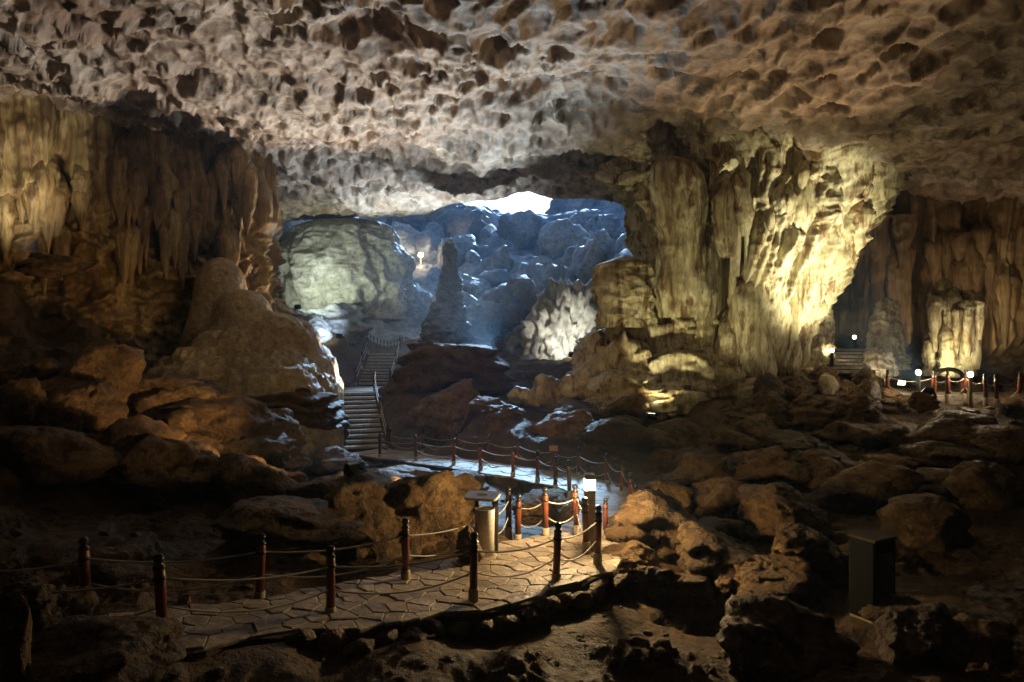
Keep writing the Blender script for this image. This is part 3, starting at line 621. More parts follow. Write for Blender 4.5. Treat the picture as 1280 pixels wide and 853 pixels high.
for i, (x, y, w, h, lab) in enumerate([(968, 510, 40, 40, 'rounded rock at the right foot of the great column'), (1000, 505, 44, 34, 'tan rock second right of the column foot'), (1035, 530, 66, 36, 'rough reddish cobbly boulder in front of the lit steps'), (1030, 500, 40, 34, 'dark rock before the lit steps'),
        (1062, 502, 34, 26, 'small rock under the lit steps'), (1085, 520, 50, 32, 'humped boulder left of the first walkway lamp'), (1115, 512, 44, 26, 'low rock beside the first walkway lamp'), (1090, 490, 30, 30, 'pale pointed rock behind the humped boulder'),
        (1210, 526, 46, 16, 'low rough stone in front of the walkway'), (940, 528, 70, 24, 'flat rock in front of the column foot'), (1000, 525, 40, 20, 'low stone left of the reddish cobbly boulder')]):
    B(x, y, w, h, lab, 'boulder', sub=5, lump=.12, rough=.16)
B(1108, 470, 44, 34, 'white floodlit rock beside the pale stalagmite', 'column', d=30, sub=5, lump=.12)
B(1012, 476, 24, 18, 'small white rock lit from below near the steps', 'column', d=28.5)
B(1036, 492, 22, 24, 'thin pale rock lit from below before the steps', 'column', d=27.8)
rs = random.Random(23)
for grp, lab, x0, x1, y0, y1, n, fl in [('jumbled rocks of the left slope', 'brown rock on the left slope', 0, 330, 470, 650, 26, .62), ('low ledges of the right floor', 'layered ledge on the right floor', 830, 1270, 535, 640, 22, .33),
                                 ('rocks below the far path', 'bank rock below the far path', 400, 570, 622, 655, 8, .35), ('rocks behind the far path', 'flat ledge behind the far path', 600, 860, 520, 560, 14, .3)]:
    sp = [(rs.uniform(x0, x1), rs.uniform(y0, y1)) for _ in range(n)]
    for (x, y), d in zip(sp, hits(sp)):
        w = rs.uniform(34, 105) * min(1.2, 20 / d); fx, fy = (x - x0) / (x1 - x0), (y - y0) / (y1 - y0); zl = ('small ' if w < 45 else 'mid-sized ' if w < 75 else 'large ') + lab + ', ' + ('back' if fy < .34 else 'middle' if fy < .67 else 'front') + ' row, ' + ('left' if fx < .34 else 'centre' if fx < .67 else 'right')
        B(x, y, w, w * fl * rs.uniform(.7, 1.2), zl, d=float(d), group=grp, lump=.1, strata=rs.choice([0, .5]), sink=.3)
# far chamber
g2 = 'boulders of the blue rockfall'
B(752, 396, 84, 66, 'huge tilted slab with a bright top edge left of the column', 'grey', d=50, sub=5, cuts=6, rough=.06, soft=40, box=True)
o = B(706, 452, 62, 84, 'jagged white floodlit outcrop between the rockfall and the column', 'paledome', d=38.5, sub=5, lump=.25, rough=.3, fine=.12)
B(660, 455, 70, 50, 'dark boulder left of the white floodlit outcrop', 'grey', d=40, sub=5)
B(606, 440, 56, 46, 'pale-rimmed boulder right of the stalagmite', 'grey', d=44, sub=5)
B(634, 404, 58, 54, 'big rounded blue boulder in the middle of the rockfall', 'grey', d=52, sub=5)
B(590, 386, 38, 30, 'small bright-topped boulder above the spire base', 'grey', d=54)
B(604, 352, 44, 34, 'leaning block below the rockfall path', 'grey', d=62, cuts=9)
B(415, 416, 70, 36, 'frosted rough rock under the pale dome', 'grey', d=40.5, sub=5, lump=.2)
B(376, 428, 64, 40, 'frosted jagged rock between the mound and the pale dome', 'grey', d=38.8, sub=5, lump=.2)
B(418, 440, 60, 36, 'dark boulder left of the upper stairs', 'grey', d=42, sub=5, lump=.1)
B(436, 398, 90, 40, 'long grey boulder at the foot of the pale dome', 'grey', d=46, sub=5, strata=.4)
B(716, 280, 56, 44, 'broken block at the right corner of the skylight', 'grey', d=75, cuts=9)
B(735, 300, 60, 44, 'blocky boulder high on the right of the rockfall', 'grey', d=66, sub=4)
B(545, 300, 40, 60, 'tall pale tilted slab left under the opening', 'grey', d=70, sub=4, cuts=7, soft=14)
rs = random.Random(11)
spots = [(rs.uniform(500, 830), rs.uniform(258, 450)) for _ in range(150)]
ds = hits(spots)
for (x, y), d in zip(spots, ds):
    if d < 42 or d > 90 or (x < 545 and d < 56) or (530 < x < 725 and y < 292): continue
    w = rs.choice([16, 22, 28, 36, 50]) * 60 / d * rs.uniform(.8, 1.25)
    zl = ('small ' if w < 22 else 'mid-sized ' if w < 36 else 'large ') + 'grey boulder ' + ('high on' if y < 315 else 'halfway up' if y < 375 else 'low on') + ' the blue rockfall, ' + ('spire side' if x < 600 else 'centre' if x < 700 else 'column side')
    B(x, y, w, w * rs.uniform(.55, .95), zl, 'grey', d=float(d), group=g2, sub=4 if w > 26 else 3, cuts=rs.choice([8, 12, 16]), rough=.14, lump=rs.choice([0, .1]), sink=.3)

# ------------------------------------------------------------------ the flagged path
def path():
    c = RT; tn = np.gradient(c[:, :2], axis=0); nr = np.stack([-tn[:, 1], tn[:, 0]], 1); nr /= np.linalg.norm(nr, axis=1)[:, None]
    s = np.concatenate([[0], np.cumsum(np.linalg.norm(np.diff(c[:, :2], axis=0), axis=1))]); Ltot = s[-1]
    def at(S, t):     # t in -1..1 across
        S = np.clip(S, 0, Ltot)
        x = np.interp(S, s, c[:, 0]); y = np.interp(S, s, c[:, 1]); z = np.interp(S, s, c[:, 2]); h = np.interp(S, s, c[:, 3])
        nx = np.interp(S, s, nr[:, 0]); ny = np.interp(S, s, nr[:, 1])
        e = .07 * math.sin(S * 3.1) + .05 * math.sin(S * 7.3 + 1)
        hh = h + e * (abs(t) > .9)
        return np.array([x + nx * t * hh, y + ny * t * hh, z])
    n = 260; prof = [(-1.03, -.75), (-1.03, -.05), (-1, -.022), (1, -.022), (1.03, -.05), (1.03, -.75)]
    V = []
    for i in range(n):
        S = Ltot * i / (n - 1)
        for (t, dz) in prof:
            p = at(S, t); V.append((p[0], p[1], p[2] + dz + (.02 * math.sin(S * 9 + t * 4) if dz < -.04 else 0)))
    o = struct(obj('path', mesh_np('path', np.array(V), grid_faces(n, len(prof), flip=True), False), M['mortar']))
    # irregular flagstones: voronoi cells of the strip
    r = random.Random(3); seeds = []
    S = 0
    hw = lambda q: float(np.interp(q, s, c[:, 3])); depth = lambda q: float(np.interp(q, s, c[:, 1]))
    tries = 0
    while tries < 9000:
        tries += 1
        q = r.uniform(-.2, Ltot + .2); h = hw(q); t = r.uniform(-h, h); dmin = r.choice((.2, .3, .36)) if depth(q) < 14.5 else .46
        if all((q - a) ** 2 + (t - b) ** 2 > dmin * dmin for a, b in seeds): seeds.append((q, t))
    k = 0
    for i, (q, t) in enumerate(seeds):
        h = hw(q); poly = [(q - 1, -h), (q + 1, -h), (q + 1, h), (q - 1, h)]
        poly = [(min(max(a, 0), Ltot), b) for a, b in poly]
        for j, (a, b) in enumerate(seeds):
            if i == j or (a - q) ** 2 + (b - t) ** 2 > 2.6: continue
            mx, my, nx, ny = (a + q) / 2, (b + t) / 2, a - q, b - t; out = []
            for e in range(len(poly)):
                p1, p2 = poly[e], poly[(e + 1) % len(poly)]
                s1 = (p1[0] - mx) * nx + (p1[1] - my) * ny; s2 = (p2[0] - mx) * nx + (p2[1] - my) * ny
                if s1 <= 0: out.append(p1)
                if s1 * s2 < 0:
                    f = s1 / (s1 - s2); out.append((p1[0] + (p2[0] - p1[0]) * f, p1[1] + (p2[1] - p1[1]) * f))
            poly = out
            if len(poly) < 3: break
        if len(poly) < 3: continue
        cxy = np.mean(poly, 0); P3 = []
        for (ins, dz) in ((.004, -.05), (.005, -.006), (.016, .005)):
            for (a, b) in poly:
                v = np.array([a, b]) - cxy; l = np.linalg.norm(v); v = cxy + v * max(.2, (l - ins * 1.25) / l)
                v = v + np.array([math.sin(a * 23 + b * 31), math.sin(a * 29 - b * 17)]) * .012
                p = at(v[0], v[1] / hw(v[0])); P3.append((p[0], p[1], p[2] + dz))
        m = len(poly); P3 = np.array(P3); top = P3[2 * m:]
        tilt = r.uniform(-.012, .014), r.uniform(-.03, .03), r.uniform(-.03, .03); cc = P3.mean(0)
        P3[m:, 2] += tilt[0] + tilt[1] * (P3[m:, 0] - cc[0]) + tilt[2] * (P3[m:, 1] - cc[1])
        faces = [[a * m + e, a * m + (e + 1) % m, (a + 1) * m + (e + 1) % m, (a + 1) * m + e] for a in (0, 1) for e in range(m)] + [[2 * m + e for e in range(m)]]
        me = bpy.data.meshes.new('flagstone'); me.from_pydata((P3 - cc).tolist(), [], faces)
        # normals up
        bm = bmesh.new(); bm.from_mesh(me); bmesh.ops.recalc_face_normals(bm, faces=bm.faces); bm.to_mesh(me); bm.free()
        st = obj('flagstone', me, M['flag'], o); st.location = cc; k += 1
    q = .3; j = 0
    ems = [rock_mesh('edge_stone', (.42, .3, .3), 900 + e, sub=3, rough=.14) for e in range(6)]
    for e in ems: e.materials.append(M['boulder'])
    while q < Ltot * .52:
        hh = hw(q); p = at(q, -1.0 - .1 / hh); e = obj('edge_stone', ems[r.randrange(6)], None, o); sc = r.uniform(.75, 1.25)
        tx = at(min(q + .1, Ltot), 0) - at(q, 0); e.rotation_euler = (r.uniform(-.2, .2), r.uniform(-.2, .2), math.atan2(tx[1], tx[0]) + r.choice((0, math.pi)))
        e.scale = (sc, r.uniform(.8, 1.2), r.uniform(.9, 1.3)); e.location = (p[0], p[1], p[2] - .2 - r.uniform(0, .05)); q += .36 * sc
    print('flagstones', k)
path()

# ------------------------------------------------------------------ stairs
def stairs(a, b, n, hw, label, rise_from=None):
    a = Vector(a); b = Vector(b); root = empty('stone_stairs', a); tag(root, label, 'stairs')
    d = (b - a); run = Vector((d.x, d.y, 0)); ang = math.atan2(run.y, run.x) - math.pi / 2
    L = run.length / n; H = d.z / n
    bm = bmesh.new(); box_bm(bm, 0, 0, 0, hw * 2 + .06, L + .08, .11, bevel=.015); me = bm_mesh('step', bm); me.materials.append(M['step'])
    bm = bmesh.new(); box_bm(bm, 0, 0, 0, hw * 2, .05, H); mr = bm_mesh('riser', bm); mr.materials.append(M['mortar'])
    r = random.Random(int(a.x * 10))
    for i in range(n):
        o = obj('step', me, None, root); o.location = (d * ((i + .5) / n)) + Vector((0, 0, H * .5 - .055)); o.rotation_euler = (r.uniform(-.01, .01), r.uniform(-.012, .012), ang)
        f = obj('riser', mr, None, root); f.location = d * (i / n) + Vector((0, 0, H * .45)) + run.normalized() * .03; f.rotation_euler = (0, 0, ang)
    side = Vector((run.y, -run.x, 0)).normalized()
    for sgn in (-1, 1):
        bm = bmesh.new()
        box_bm(bm, 0, 0, 0, .12, d.length, .5)
        w = obj('side_wall', bm_mesh('side_wall', bm), M['mortar'], root)
        w.location = d * .5 + side * sgn * (hw + .1) + Vector((0, 0, -.32)); w.rotation_euler = (math.atan2(d.z, run.length), 0, ang)
    return root
stairs(*STAIR1, 'lower flight of stone steps rising left from the end of the path')
stairs(*STAIR2, 'upper flight of stone steps climbing behind the landing')
stairs((-7.2, 42.4, -.7), (-5.6, 47.0, .9), 8, .8, 'furthest flight of stone steps curving right behind the spire')
stairs(P(1060, 468, 29.5), P(1060, 436, 32.5), 7, .9, 'lit flight of steps between the column and the right wall')
bm = bmesh.new(); 
pts = [P(372, 492, 33.2), P(450, 493.5, 33.4), P(500, 494, 33.4), P(500, 483.5, 37.6), P(440, 483.5, 37.6), P(372, 486, 35.2)]
vs1 = [bm.verts.new((p.x, p.y, -2.47)) for p in pts]; f = bm.faces.new(vs1)
r_ = bmesh.ops.extrude_face_region(bm, geom=[f]); bmesh.ops.translate(bm, verts=[v for v in r_['geom'] if isinstance(v, bmesh.types.BMVert)], vec=(0, 0, -.5))
bmesh.ops.recalc_face_normals(bm, faces=bm.faces)
struct(obj('stair_landing', bm_mesh('stair_landing', bm), M['step']))
# right walkway
bm = bmesh.new()
wk = [(P(1085, 496, 27.5)), P(1180, 497, 26.5), P(1290, 497, 26.0), P(1420, 497, 26)]
top = []
for p in wk: top.append((p.x, p.y, -2.12))
for p in reversed(wk): top.append((p.x + .1, p.y + 2.2, -2.12))
f = bm.faces.new([bm.verts.new(v) for v in top]); r_ = bmesh.ops.extrude_face_region(bm, geom=[f]); bmesh.ops.translate(bm, verts=[v for v in r_['geom'] if isinstance(v, bmesh.types.BMVert)], vec=(0, 0, -.6))
bmesh.ops.recalc_face_normals(bm, faces=bm.faces)
struct(obj('walkway', bm_mesh('walkway', bm), M['step']))

# ------------------------------------------------------------------ rope posts
PM = dict(shaft=lathe('shaft', [(.0, .16), (.058, .16), (.06, .8), (.05, .83), (0, .83)]), sleeve=lathe('base_sleeve', [(0, -.35), (.075, -.35), (.075, .17), (.066, .19), (0, .19)]),
          cap=lathe('finial', [(0, .825), (.064, .825), (.066, .85), (.045, .865), (.035, .88), (.05, .9), (.06, .925), (.055, .955), (.035, .978), (0, .985)]))
PM['ring'] = lathe('rope_ring', [(.062, .70), (.07, .705), (.07, .735), (.062, .74)])
for k, m_ in (('shaft', 'wood'), ('sleeve', 'concrete'), ('cap', 'black'), ('ring', 'metal')): PM[k].materials.append(M[m_])
def post(x, y, z, label, group, s=1.0):
    o = empty('rope_post', (x, y, z), hash((x, y)) % 7); o.scale = (s, s, s); tag(o, label, 'post', group)
    o.rotation_euler = (random.Random(x).uniform(-.045, .045), random.Random(y).uniform(-.045, .045), x * 3)
    obj('shaft', PM['shaft'], None, o); obj('base_sleeve', PM['sleeve'], None, o); obj('finial', PM['cap'], None, o); obj('rope_ring', PM['ring'], None, o)
    return Vector((x, y, z))
ORD = ['first', 'second', 'third', 'fourth', 'fifth', 'sixth', 'seventh', 'eighth', 'ninth', 'tenth', 'eleventh', 'twelfth', 'thirteenth', 'fourteenth', 'fifteenth']
def fence(pts, where, order, group, z=None, rope_levels=(.72, .42), sag=.09, s=1.0, labels=None, rr=.012, ext=None, names=('upper', 'lower')):
    """pts: (px, base py, d)"""
    W = []
    for i, p in enumerate(pts):
        if len(p) == 2:
            zz = z; d = -zz * F / (p[1] - 426.5); w = P(p[0], p[1], d)
        else: w = P(*p)
        W.append(post(w.x, w.y, w.z, labels[i] if labels else '%s rope post %s %s' % (ORD[i], order, where), group, s))
    if ext: W = [P(*ext)] + W
    for lv, nm in zip(rope_levels, names):
        line = []
        for a, b in zip(W[:-1], W[1:]):
            for k in range(10):
                t = k / 10; p = a.lerp(b, t); line.append((p.x, p.y, p.z + lv * s - sag * (1 + .8 * (lv < .5)) * 4 * t * (1 - t)))
        line.append((W[-1].x, W[-1].y, W[-1].z + lv * s))
        o = obj('rope', tube('rope', line, rr, 6), M['rope']); tag(o, '%s rope strung %s' % (nm, where), 'rope', 'ropes of the rope fences')
fence([(204, 806, 7.35), (413, 777, 8.95), (592, 752, 9.7), (695, 731, 10.7), (747, 705, 11.5)], 'along the front edge of the near path', 'from the left', 'rope posts', ext=(-60, 830, 6.6))
fence([(108, 772, 8.3), (324, 756, 9.3), (507, 728, 10.5), (617, 694, 12.2), (636, 670, 13.6)], 'along the back edge of the near path', 'from the left', 'rope posts', ext=(-60, 790, 7.6))
fence([(647, 680, 13.4), (682, 672, 13.3), (721, 668, 13.4), (733, 690, 12.2)], 'across the back of the lamplit platform', 'from the left', 'rope posts')
fence([(475, 574, 26.2), (520, 577, 25.3), (567, 583, 24.2), (601, 589, 23.0), (641, 597, 21.7), (672, 604, 20.6), (694, 614, 19.2), (712, 622, 18.0)], 'along the near side of the far path', 'from the stairs', 'rope posts')
fence([(487, 566, 28), (528, 568, 27.2), (570, 571, 26.5), (610, 577, 25.4), (648, 583, 24.2), (691, 592, 22.8), (723, 598, 21.6), (759, 608, 20.2), (777, 622, 18.4), (789, 640, 16.8), (795, 660, 15.2), (791, 680, 13.9)], 'along the outer side of the far path', 'from the stairs', 'rope posts', sag=.12)
fence([(756, 672, 13.6)], 'on the bend', 'x', 'rope posts', labels=['lone low rope post on the paving right of the bollard lamp'], s=.8)
# stair rails
def srail(a, b, off, n, where, order):
    a = Vector(a); b = Vector(b); d = b - a; side = Vector((d.y, -d.x, 0)).normalized() * off
    pts = [a + side + d * (i / (n - 1)) for i in range(n)]
    W = [post(p.x, p.y, p.z, '%s rope post %s %s' % (ORD[i], order, where), 'rope posts') for i, p in enumerate(pts)]
    for lv, nm in ((.74, 'upper'), (.42, 'lower')):
        line = []
        for p, q in zip(W[:-1], W[1:]):
            for k in range(8):
                t = k / 8; v = p.lerp(q, t); line.append((v.x, v.y, v.z + lv - .12 * 4 * t * (1 - t)))
        line.append((W[-1].x, W[-1].y, W[-1].z + lv))
        o = obj('rope', tube('rope', line, .02, 6), M['rope']); tag(o, '%s rope strung %s' % (nm, where), 'rope', 'ropes of the rope fences')
srail(STAIR1[0], STAIR1[1], -1.0, 3, 'up the left side of the lower stairs', 'from the bottom')
srail(STAIR1[0], STAIR1[1], 1.0, 3, 'up the right side of the lower stairs', 'from the bottom')
srail(STAIR2[0], STAIR2[1], -.95, 3, 'up the left side of the upper stairs', 'from the bottom')
srail(STAIR2[0], STAIR2[1], .95, 3, 'up the right side of the upper stairs', 'from the bottom')
fence([(379, 490, 33.4), (395, 491, 33.4), (403, 492, 33.4)], 'at the left of the stair landing', 'from the left', 'rope posts', sag=.04)
fence([(1110, 497, 27.4), (1166, 500, 26.2), (1184, 500, 26.2), (1206, 499, 26.3), (1232, 505, 25.0), (1246, 506, 24.8), (1273, 503, 25.2)], 'along the right walkway', 'from the left', 'rope posts', s=1.15, sag=.16)

# ------------------------------------------------------------------ lamps
def spot(name, loc, target, power, col, ang=70, blend=.7, rad=.15, parent=None):
    ld = bpy.data.lights.new(name, 'SPOT'); ld.energy = power; ld.color = col; ld.spot_size = R(ang); ld.spot_blend = blend; ld.shadow_soft_size = rad
    o = bpy.data.objects.new(name, ld); C.objects.link(o)
    o.rotation_euler = (Vector(target) - Vector(loc)).to_track_quat('-Z', 'Y').to_euler(); o.location = loc
    return o
def point(name, loc, power, col, rad=.08):
    ld = bpy.data.lights.new(name, 'POINT'); ld.energy = power; ld.color = col; ld.shadow_soft_size = rad
    o = bpy.data.objects.new(name, ld); C.objects.link(o); o.location = loc; return o
bm = bmesh.new(); box_bm(bm, 0, 0, 0, .34, .26, .16, bevel=.02); FLH = bm_mesh('housing', bm); FLH.materials.append(M['metal'])
bm = bmesh.new(); box_bm(bm, 0, 0, .086, .28, .2, .012); FLG = bm_mesh('lens', bm); FLG.materials.append(M['glow_flood'])
bm = bmesh.new(); box_bm(bm, -.19, 0, -.1, .015, .05, .3); box_bm(bm, .19, 0, -.1, .015, .05, .3); box_bm(bm, 0, 0, -.25, .395, .05, .015); FLY = bm_mesh('yoke', bm); FLY.materials.append(M['metal'])
def flood(loc, target, power, col, label, ang=80, blend=.8):  # spot beam dressed as a fixture; some are unseen additions for fill
    loc = Vector(loc); dirv = (Vector(target) - loc).normalized()
    o = empty('floodlight', loc); o.rotation_euler = dirv.to_track_quat('Z', 'Y').to_euler(); tag(o, label, 'floodlight', 'floodlights among the rocks')
    obj('housing', FLH, None, o); obj('lens', FLG, None, o); obj('yoke', FLY, None, o)
    spot('flood_beam', loc + dirv * .14, target, power * .6, col, ang, blend)
W_ = (1, .8, .52); Y_ = (1, .9, .5); K_ = (1, .93, .82); CO = (.8, .92, 1.0); G_ = (.92, 1, .78); A_ = (1, .62, .28)
def gz(px, py, d, h=.3):
    p = P(px, py, d); p.z = max(p.z, T1(p.x, p.y) + h); return p
flood(P(815, 521, 26.0), P(850, 340, 29.3), 1000, Y_, 'small greenish floodlight glowing at the front foot of the great column', 95)
flood(P(1160, 490, 23.6), P(1000, 300, 30), 9500, (1, .93, .6), 'floodlight hidden behind rocks right of the great column', 58)
flood(P(965, 500, 24.6), P(930, 330, 29), 260, Y_, 'floodlight on the floor before the middle of the great column', 85)
flood(P(1190, 478, 30.8), P(1195, 425, 33.0), 620, Y_, 'floodlight below the lit flowstone pillars', 75, 1.0)
flood(P(1100, 478, 28.8), P(1110, 430, 31), 200, K_, 'floodlight below the white floodlit rock', 100)
flood(P(45, 322, 21.5), P(-30, 170, 25), 1500, (1, .88, .68), 'floodlight on the rusty ledge below the left curtain wall', 72)
flood(gz(610, 470, 37.0), P(500, 100, 24), 13500, (.76, .91, 1), 'added cool ceiling light hidden behind the big flat-topped brown boulder', 75)  # unseen flood, added partly for daylight bounced onto the ceiling
flood(gz(552, 424, 42.0), P(500, 190, 36), 8000, (.78, .91, 1), 'added bounce light hidden behind the grey stalagmite spire', 95)  # added flood standing in for daylight bounced up off the boulders
flood(gz(520, 460, 37.2), P(250, 50, 19), 7800, (1, .7, .44), 'floodlight behind the left end of the big flat-topped boulder', 80)
flood(P(1128, 480, 29.2), P(870, 90, 20), 6000, (1, .68, .38), 'floodlight behind the rubble below the right wall', 58)
flood(P(372, 384, 38.6), P(430, 325, 44), 1500, G_, 'bright floodlight at the foot of the pale dome', 120)
flood(gz(715, 455, 35.6, .4), P(702, 410, 38.5), 900, K_, 'floodlight below the white floodlit outcrop', 110)
flood(gz(505, 335, 55, 1.0), P(518, 300, 61), 2600, (1, .86, .66), 'floodlight on the far left cliff of the chamber', 100)
flood(P(440, 586, 14.6), P(90, 440, 21), 2300, A_, 'added amber fill light on top of the large brown rock left of the litter bin', 46)  # invented fixture, added to warm the left slope and wall

flood(gz(215, 520, 20.5), P(310, 410, 26), 700, (1, .72, .35), 'golden floodlight among rocks in front of the mound', 90)
for (x, y, w, h, d, lab) in [(45, 338, 66, 22, 19.4, 'ledge stone hiding the floodlight below the left curtain wall'), (965, 514, 40, 22, 22.8, 'stone hiding the floodlight before the great column'), (215, 536, 46, 22, 18.6, 'stone hiding the golden floodlight before the mound'), (1162, 512, 36, 20, 21.8, 'stone hiding the floodlight right of the great column')]:
    B(x, y, w, h, lab, d=d, lump=.1)
flood(gz(500, 640, 14.6, .5), P(590, 455, 32), 1800, (1, .62, .26), 'added amber fill light hidden behind the cracked rock beside the litter bin', 60)  # unseen fill, added for golden light on the boulder and mid-ground
flood(gz(424, 420, 38.0, .3), P(385, 395, 40.5), 700, (.7, .86, 1), 'added cool fill light in the gully left of the upper stairs', 100)  # added in place of sunlight that misses the frosted rocks
B(409, 553, 46, 46, 'upright block standing at the foot of the lower stairs', d=25.8, sub=5, strata=.6)
flood(P(1246, 484, 28.4), P(1190, 330, 34), 700, W_, 'added warm fill light behind the walkway aimed at the right curtain wall', 100)  # unseen flood, added to brighten the right wall
# bollard lamp on the platform
def bollard_lamp(loc, label, power, h=1.42, w=.19, col=(1, .7, .34)):
    o = empty('bollard_lamp', loc); tag(o, label, 'lamp')
    bm = bmesh.new(); box_bm(bm, 0, 0, (h - .28) / 2 - .15, w, w, h - .28 + .3, bevel=.008); obj('lamp_post', bm_mesh('lamp_post', bm), M['beige'], o)
    bm = bmesh.new(); box_bm(bm, 0, 0, h - .19, w * .96, w * .96, .17); obj('lamp_glass', bm_mesh('lamp_glass', bm), glow_mat('lit lamp glass', col, power), o)
    bm = bmesh.new(); box_bm(bm, 0, 0, h - .05, w, w, .1, bevel=.008); obj('lamp_cap', bm_mesh('lamp_cap', bm), M['beige'], o)
    return o
bollard_lamp(P(737, 690, 12.4), 'square beige bollard lamp glowing at the platform corner', 700)
def globe_lamp(loc, label, power, col, mat, h=1.0, r=.09):
    o = empty('lamp_post', loc); tag(o, label, 'lamp', 'lamps along the routes')
    obj('pole', lathe('pole', [(0, -.3), (.07, -.3), (.07, h - .12), (.09, h - .1), (0, h - .1)]), M['beige'] if h > .9 else M['metal'], o)
    a = np.linspace(-math.pi / 2, math.pi / 2, 9)
    obj('globe', lathe('globe', [(r * math.cos(k), h + r * math.sin(k)) for k in a], 10), glow_mat('lit lamp globe', col, power), o)
    return o
globe_lamp(P(1148, 500, 26.2), 'first post lamp with a glowing head on the right walkway', 240, W_, M['glow_white'], 1.05)
globe_lamp(P(1213, 503, 25.6), 'second post lamp with a glowing head on the right walkway', 240, W_, M['glow_white'], 1.05)
globe_lamp(P(1040, 462, 30.4), 'post lamp beside the lit steps at the right', 45, W_, M['glow_white'], .85, .08)
globe_lamp(P(1068, 436, 33), 'small lamp at the top of the lit steps', 40, K_, M['glow_white'], .55, .08)
for (x, y, d, lab, pw) in [(508, 362, 56, 'lower warm lamp beside the far left cliff of the chamber', 60), (526, 346, 58, 'upper warm lamp beside the far left cliff of the chamber', 60), (586, 328, 67, 'left lamp on the rockfall path', 25), (632, 316, 69, 'right lamp on the rockfall path', 25)]:
    q = P(x, y, d); q.z = max(q.z, T1(q.x, q.y) - .05)
    globe_lamp(q, lab, pw, (1, .72, .4) if x < 560 else (1, .85, .6), M['glow_warm'], 1.0, .2)

# ------------------------------------------------------------------ litter bin, cabinet, sign
b = empty('litter_bin', P(606, 692, 11.9)); tag(b, 'white litter bin with a flat lid on posts beside the platform', 'litter bin'); b.rotation_euler = (0, 0, -.25)
obj('bin', lathe('bin', [(0, -.05), (.16, -.05), (.175, .78), (.165, .79), (.15, .74), (0, .7)], 20), M['white'], b)
for sx in (-.2, .16): 
    bm = bmesh.new(); box_bm(bm, sx, .2, .45, .05, .05, 1.1); obj('support', bm_mesh('support', bm), M['metal'], b)
# lid with a hole
n = 40; V = []; 
for zz in (1.0, 1.045):
    for kk in (0, 1):
        for i in range(n):
            a = 2 * math.pi * i / n; ca, sa = math.cos(a), math.sin(a)
            if kk: m_ = (abs(ca) ** 6 + abs(sa) ** 6) ** (-1 / 6); V.append((.29 * ca * m_ - .02, .2 * sa * m_ + .04, zz))
            else: V.append((.1 * ca - .02, .07 * sa + .04, zz))
Fq = []
for i in range(n):
    j = (i + 1) % n; Fq += [[2 * n + i, 3 * n + i, 3 * n + j, 2 * n + j], [i, j, n + j, n + i], [n + i, n + j, 3 * n + j, 3 * n + i], [j, i, 2 * n + i, 2 * n + j]]
l = obj('lid', mesh_np('lid', np.array(V), np.array(Fq), False), M['white'], b); l.rotation_euler = (R(7), 0, 0)
c = empty('cabinet', P(1090, 785, 10.0)); tag(c, 'dark upright stone cabinet on a pale plinth among the right rocks', 'cabinet'); c.rotation_euler = (0, 0, .5)
bm = bmesh.new(); box_bm(bm, 0, 0, .76, .5, .42, 1.14, bevel=.03); obj('body', bm_mesh('body', bm), M['darkbox'], c)
bm = bmesh.new(); box_bm(bm, 0, 0, 1.345, .53, .45, .04, bevel=.012); obj('top', bm_mesh('top', bm), M['mortar'], c)
bm = bmesh.new(); box_bm(bm, 0, 0, .0, .46, .4, .38, bevel=.015); obj('plinth', bm_mesh('plinth', bm), M['concrete'], c)
bm = bmesh.new(); box_bm(bm, 0, -.215, .72, .36, .02, .86, bevel=.006); obj('panel', bm_mesh('panel', bm), M['black'], c)
s_ = empty('sign', P(692, 592, 22.4)); tag(s_, 'small tilted pink signboard on a post beside the far path', 'sign')
bm = bmesh.new(); box_bm(bm, 0, 0, .82, .28, .03, .2, rot=Matrix.Rotation(R(-40), 4, 'X'), bevel=.006); obj('board', bm_mesh('board', bm), M['sign'], s_)
obj('post', lathe('post', [(0, -.3), (.035, -.3), (.035, .78), (0, .78)]), M['wood'], s_)

# ------------------------------------------------------------------ arched gate on the right walkway
ga = empty('arched_gate', P(1186, 497, 27.2)); tag(ga, 'small black arch on red legs standing on the right walkway', 'gate')
for sx in (-.55, .0, .55):
    obj('leg', lathe('leg', [(0, -.1), (.07, -.1), (.07, .85), (0, .85)]), M['wood'], ga).location = (sx, 0, 0)
obj('arch', tube('arch', [(.55 * math.cos(a), 0, .82 + .3 * math.sin(a)) for a in np.linspace(0, math.pi, 16)], .09, 8), M['black'], ga)
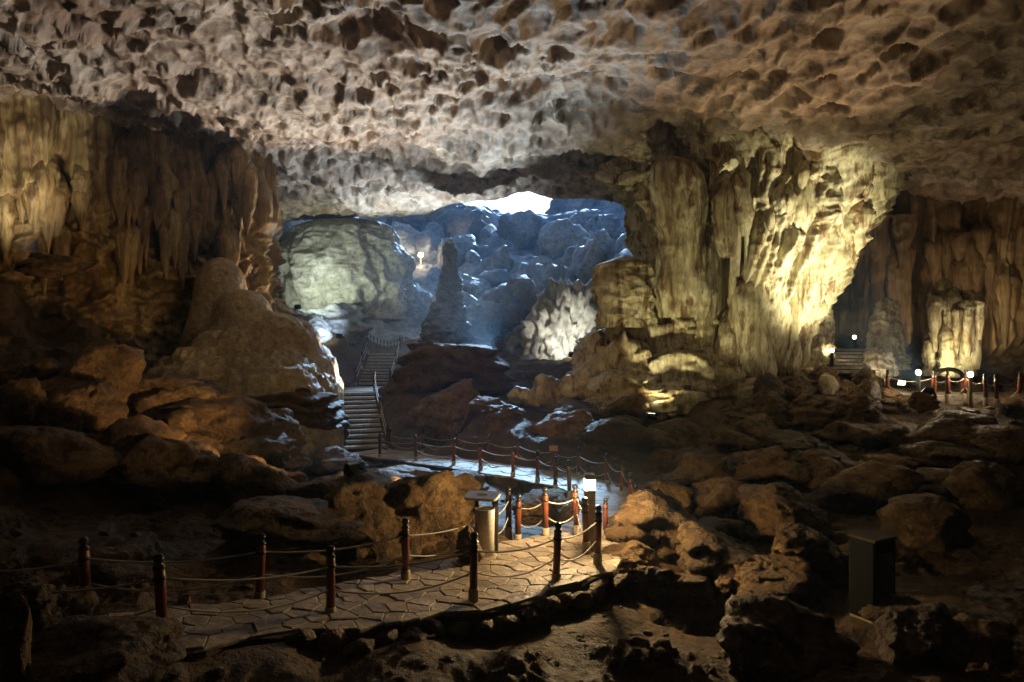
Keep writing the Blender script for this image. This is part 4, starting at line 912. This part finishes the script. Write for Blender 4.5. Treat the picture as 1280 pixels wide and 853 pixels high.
# ------------------------------------------------------------------ loose stones
rs = np.random.RandomState(4); n = 750
pxs = rs.uniform(-40, 1320, n); dd = np.exp(rs.uniform(math.log(6.5), math.log(27), n)); xs = (pxs - 640) / F * dd
near = np.full(n, 1e9)
for sg in SEGL:
    a_, z_, h_ = seg_near(xs, dd, sg); near = np.minimum(near, a_ - h_)
k_ = near > .15; xs, dd = xs[k_], dd[k_]; zs = terrain(xs, dd); D3, F3 = ICO[3]; D3 = ico(2)[0]; F3 = ico(2)[1]; VV = []; FF = []
for i in range(len(xs)):
    sz = rs.uniform(.015, .055) * (.6 + dd[i] / 14) * (2 if rs.rand() < .1 else 1); sc = np.array([rs.uniform(.8, 1.6), rs.uniform(.7, 1.2), rs.uniform(.4, .8)]) * sz
    nn = rs.normal(size=(9, 3)); nn /= np.linalg.norm(nn, axis=1)[:, None]; q_ = D3 @ nn.T; r_ = np.where(q_ > .1, rs.uniform(.6, 1, 9) / np.maximum(q_, .1), 2).min(1)
    VV.append(D3 * np.minimum(r_, 1.3)[:, None] * sc + np.array([xs[i], dd[i], zs[i] + sc[2] * .25])); FF.append(F3 + i * len(D3))
o = obj('loose_stones', mesh_np('loose_stones', np.concatenate(VV), np.concatenate(FF), False), M['boulder']); stuff(o); o['label'] = 'loose small stones strewn over the cave floor'; o['category'] = 'stones'
# ------------------------------------------------------------------ haze
bm = bmesh.new(); box_bm(bm, 0, 37, 11, 130, 130, 48); hz = obj('haze', bm_mesh('haze', bm), None); stuff(hz)
hm = bpy.data.materials.new('cave air'); hm.use_nodes = True; nt = hm.node_tree; nt.nodes.clear()
vo = nt.nodes.new('ShaderNodeVolumePrincipled'); vo.inputs['Color'].default_value = (.34, .62, 1, 1); vo.inputs['Density'].default_value = .0018; vo.inputs['Anisotropy'].default_value = .2
om = nt.nodes.new('ShaderNodeOutputMaterial'); nt.links.new(vo.outputs[0], om.inputs['Volume']); hz.data.materials.append(hm)

# ------------------------------------------------------------------ one label, one thing: number the look-alikes from the left
byl = {}
for o in bpy.data.objects:
    if o.parent is None and 'group' in o and o['group'] not in ('rope posts',): byl.setdefault(o['label'], []).append(o)
for lb, os_ in byl.items():
    if len(os_) > 1:
        for i, o in enumerate(sorted(os_, key=lambda q: q.location.x / q.location.y)): o['label'] = '%s, %s from the left' % (lb, ORD[i])
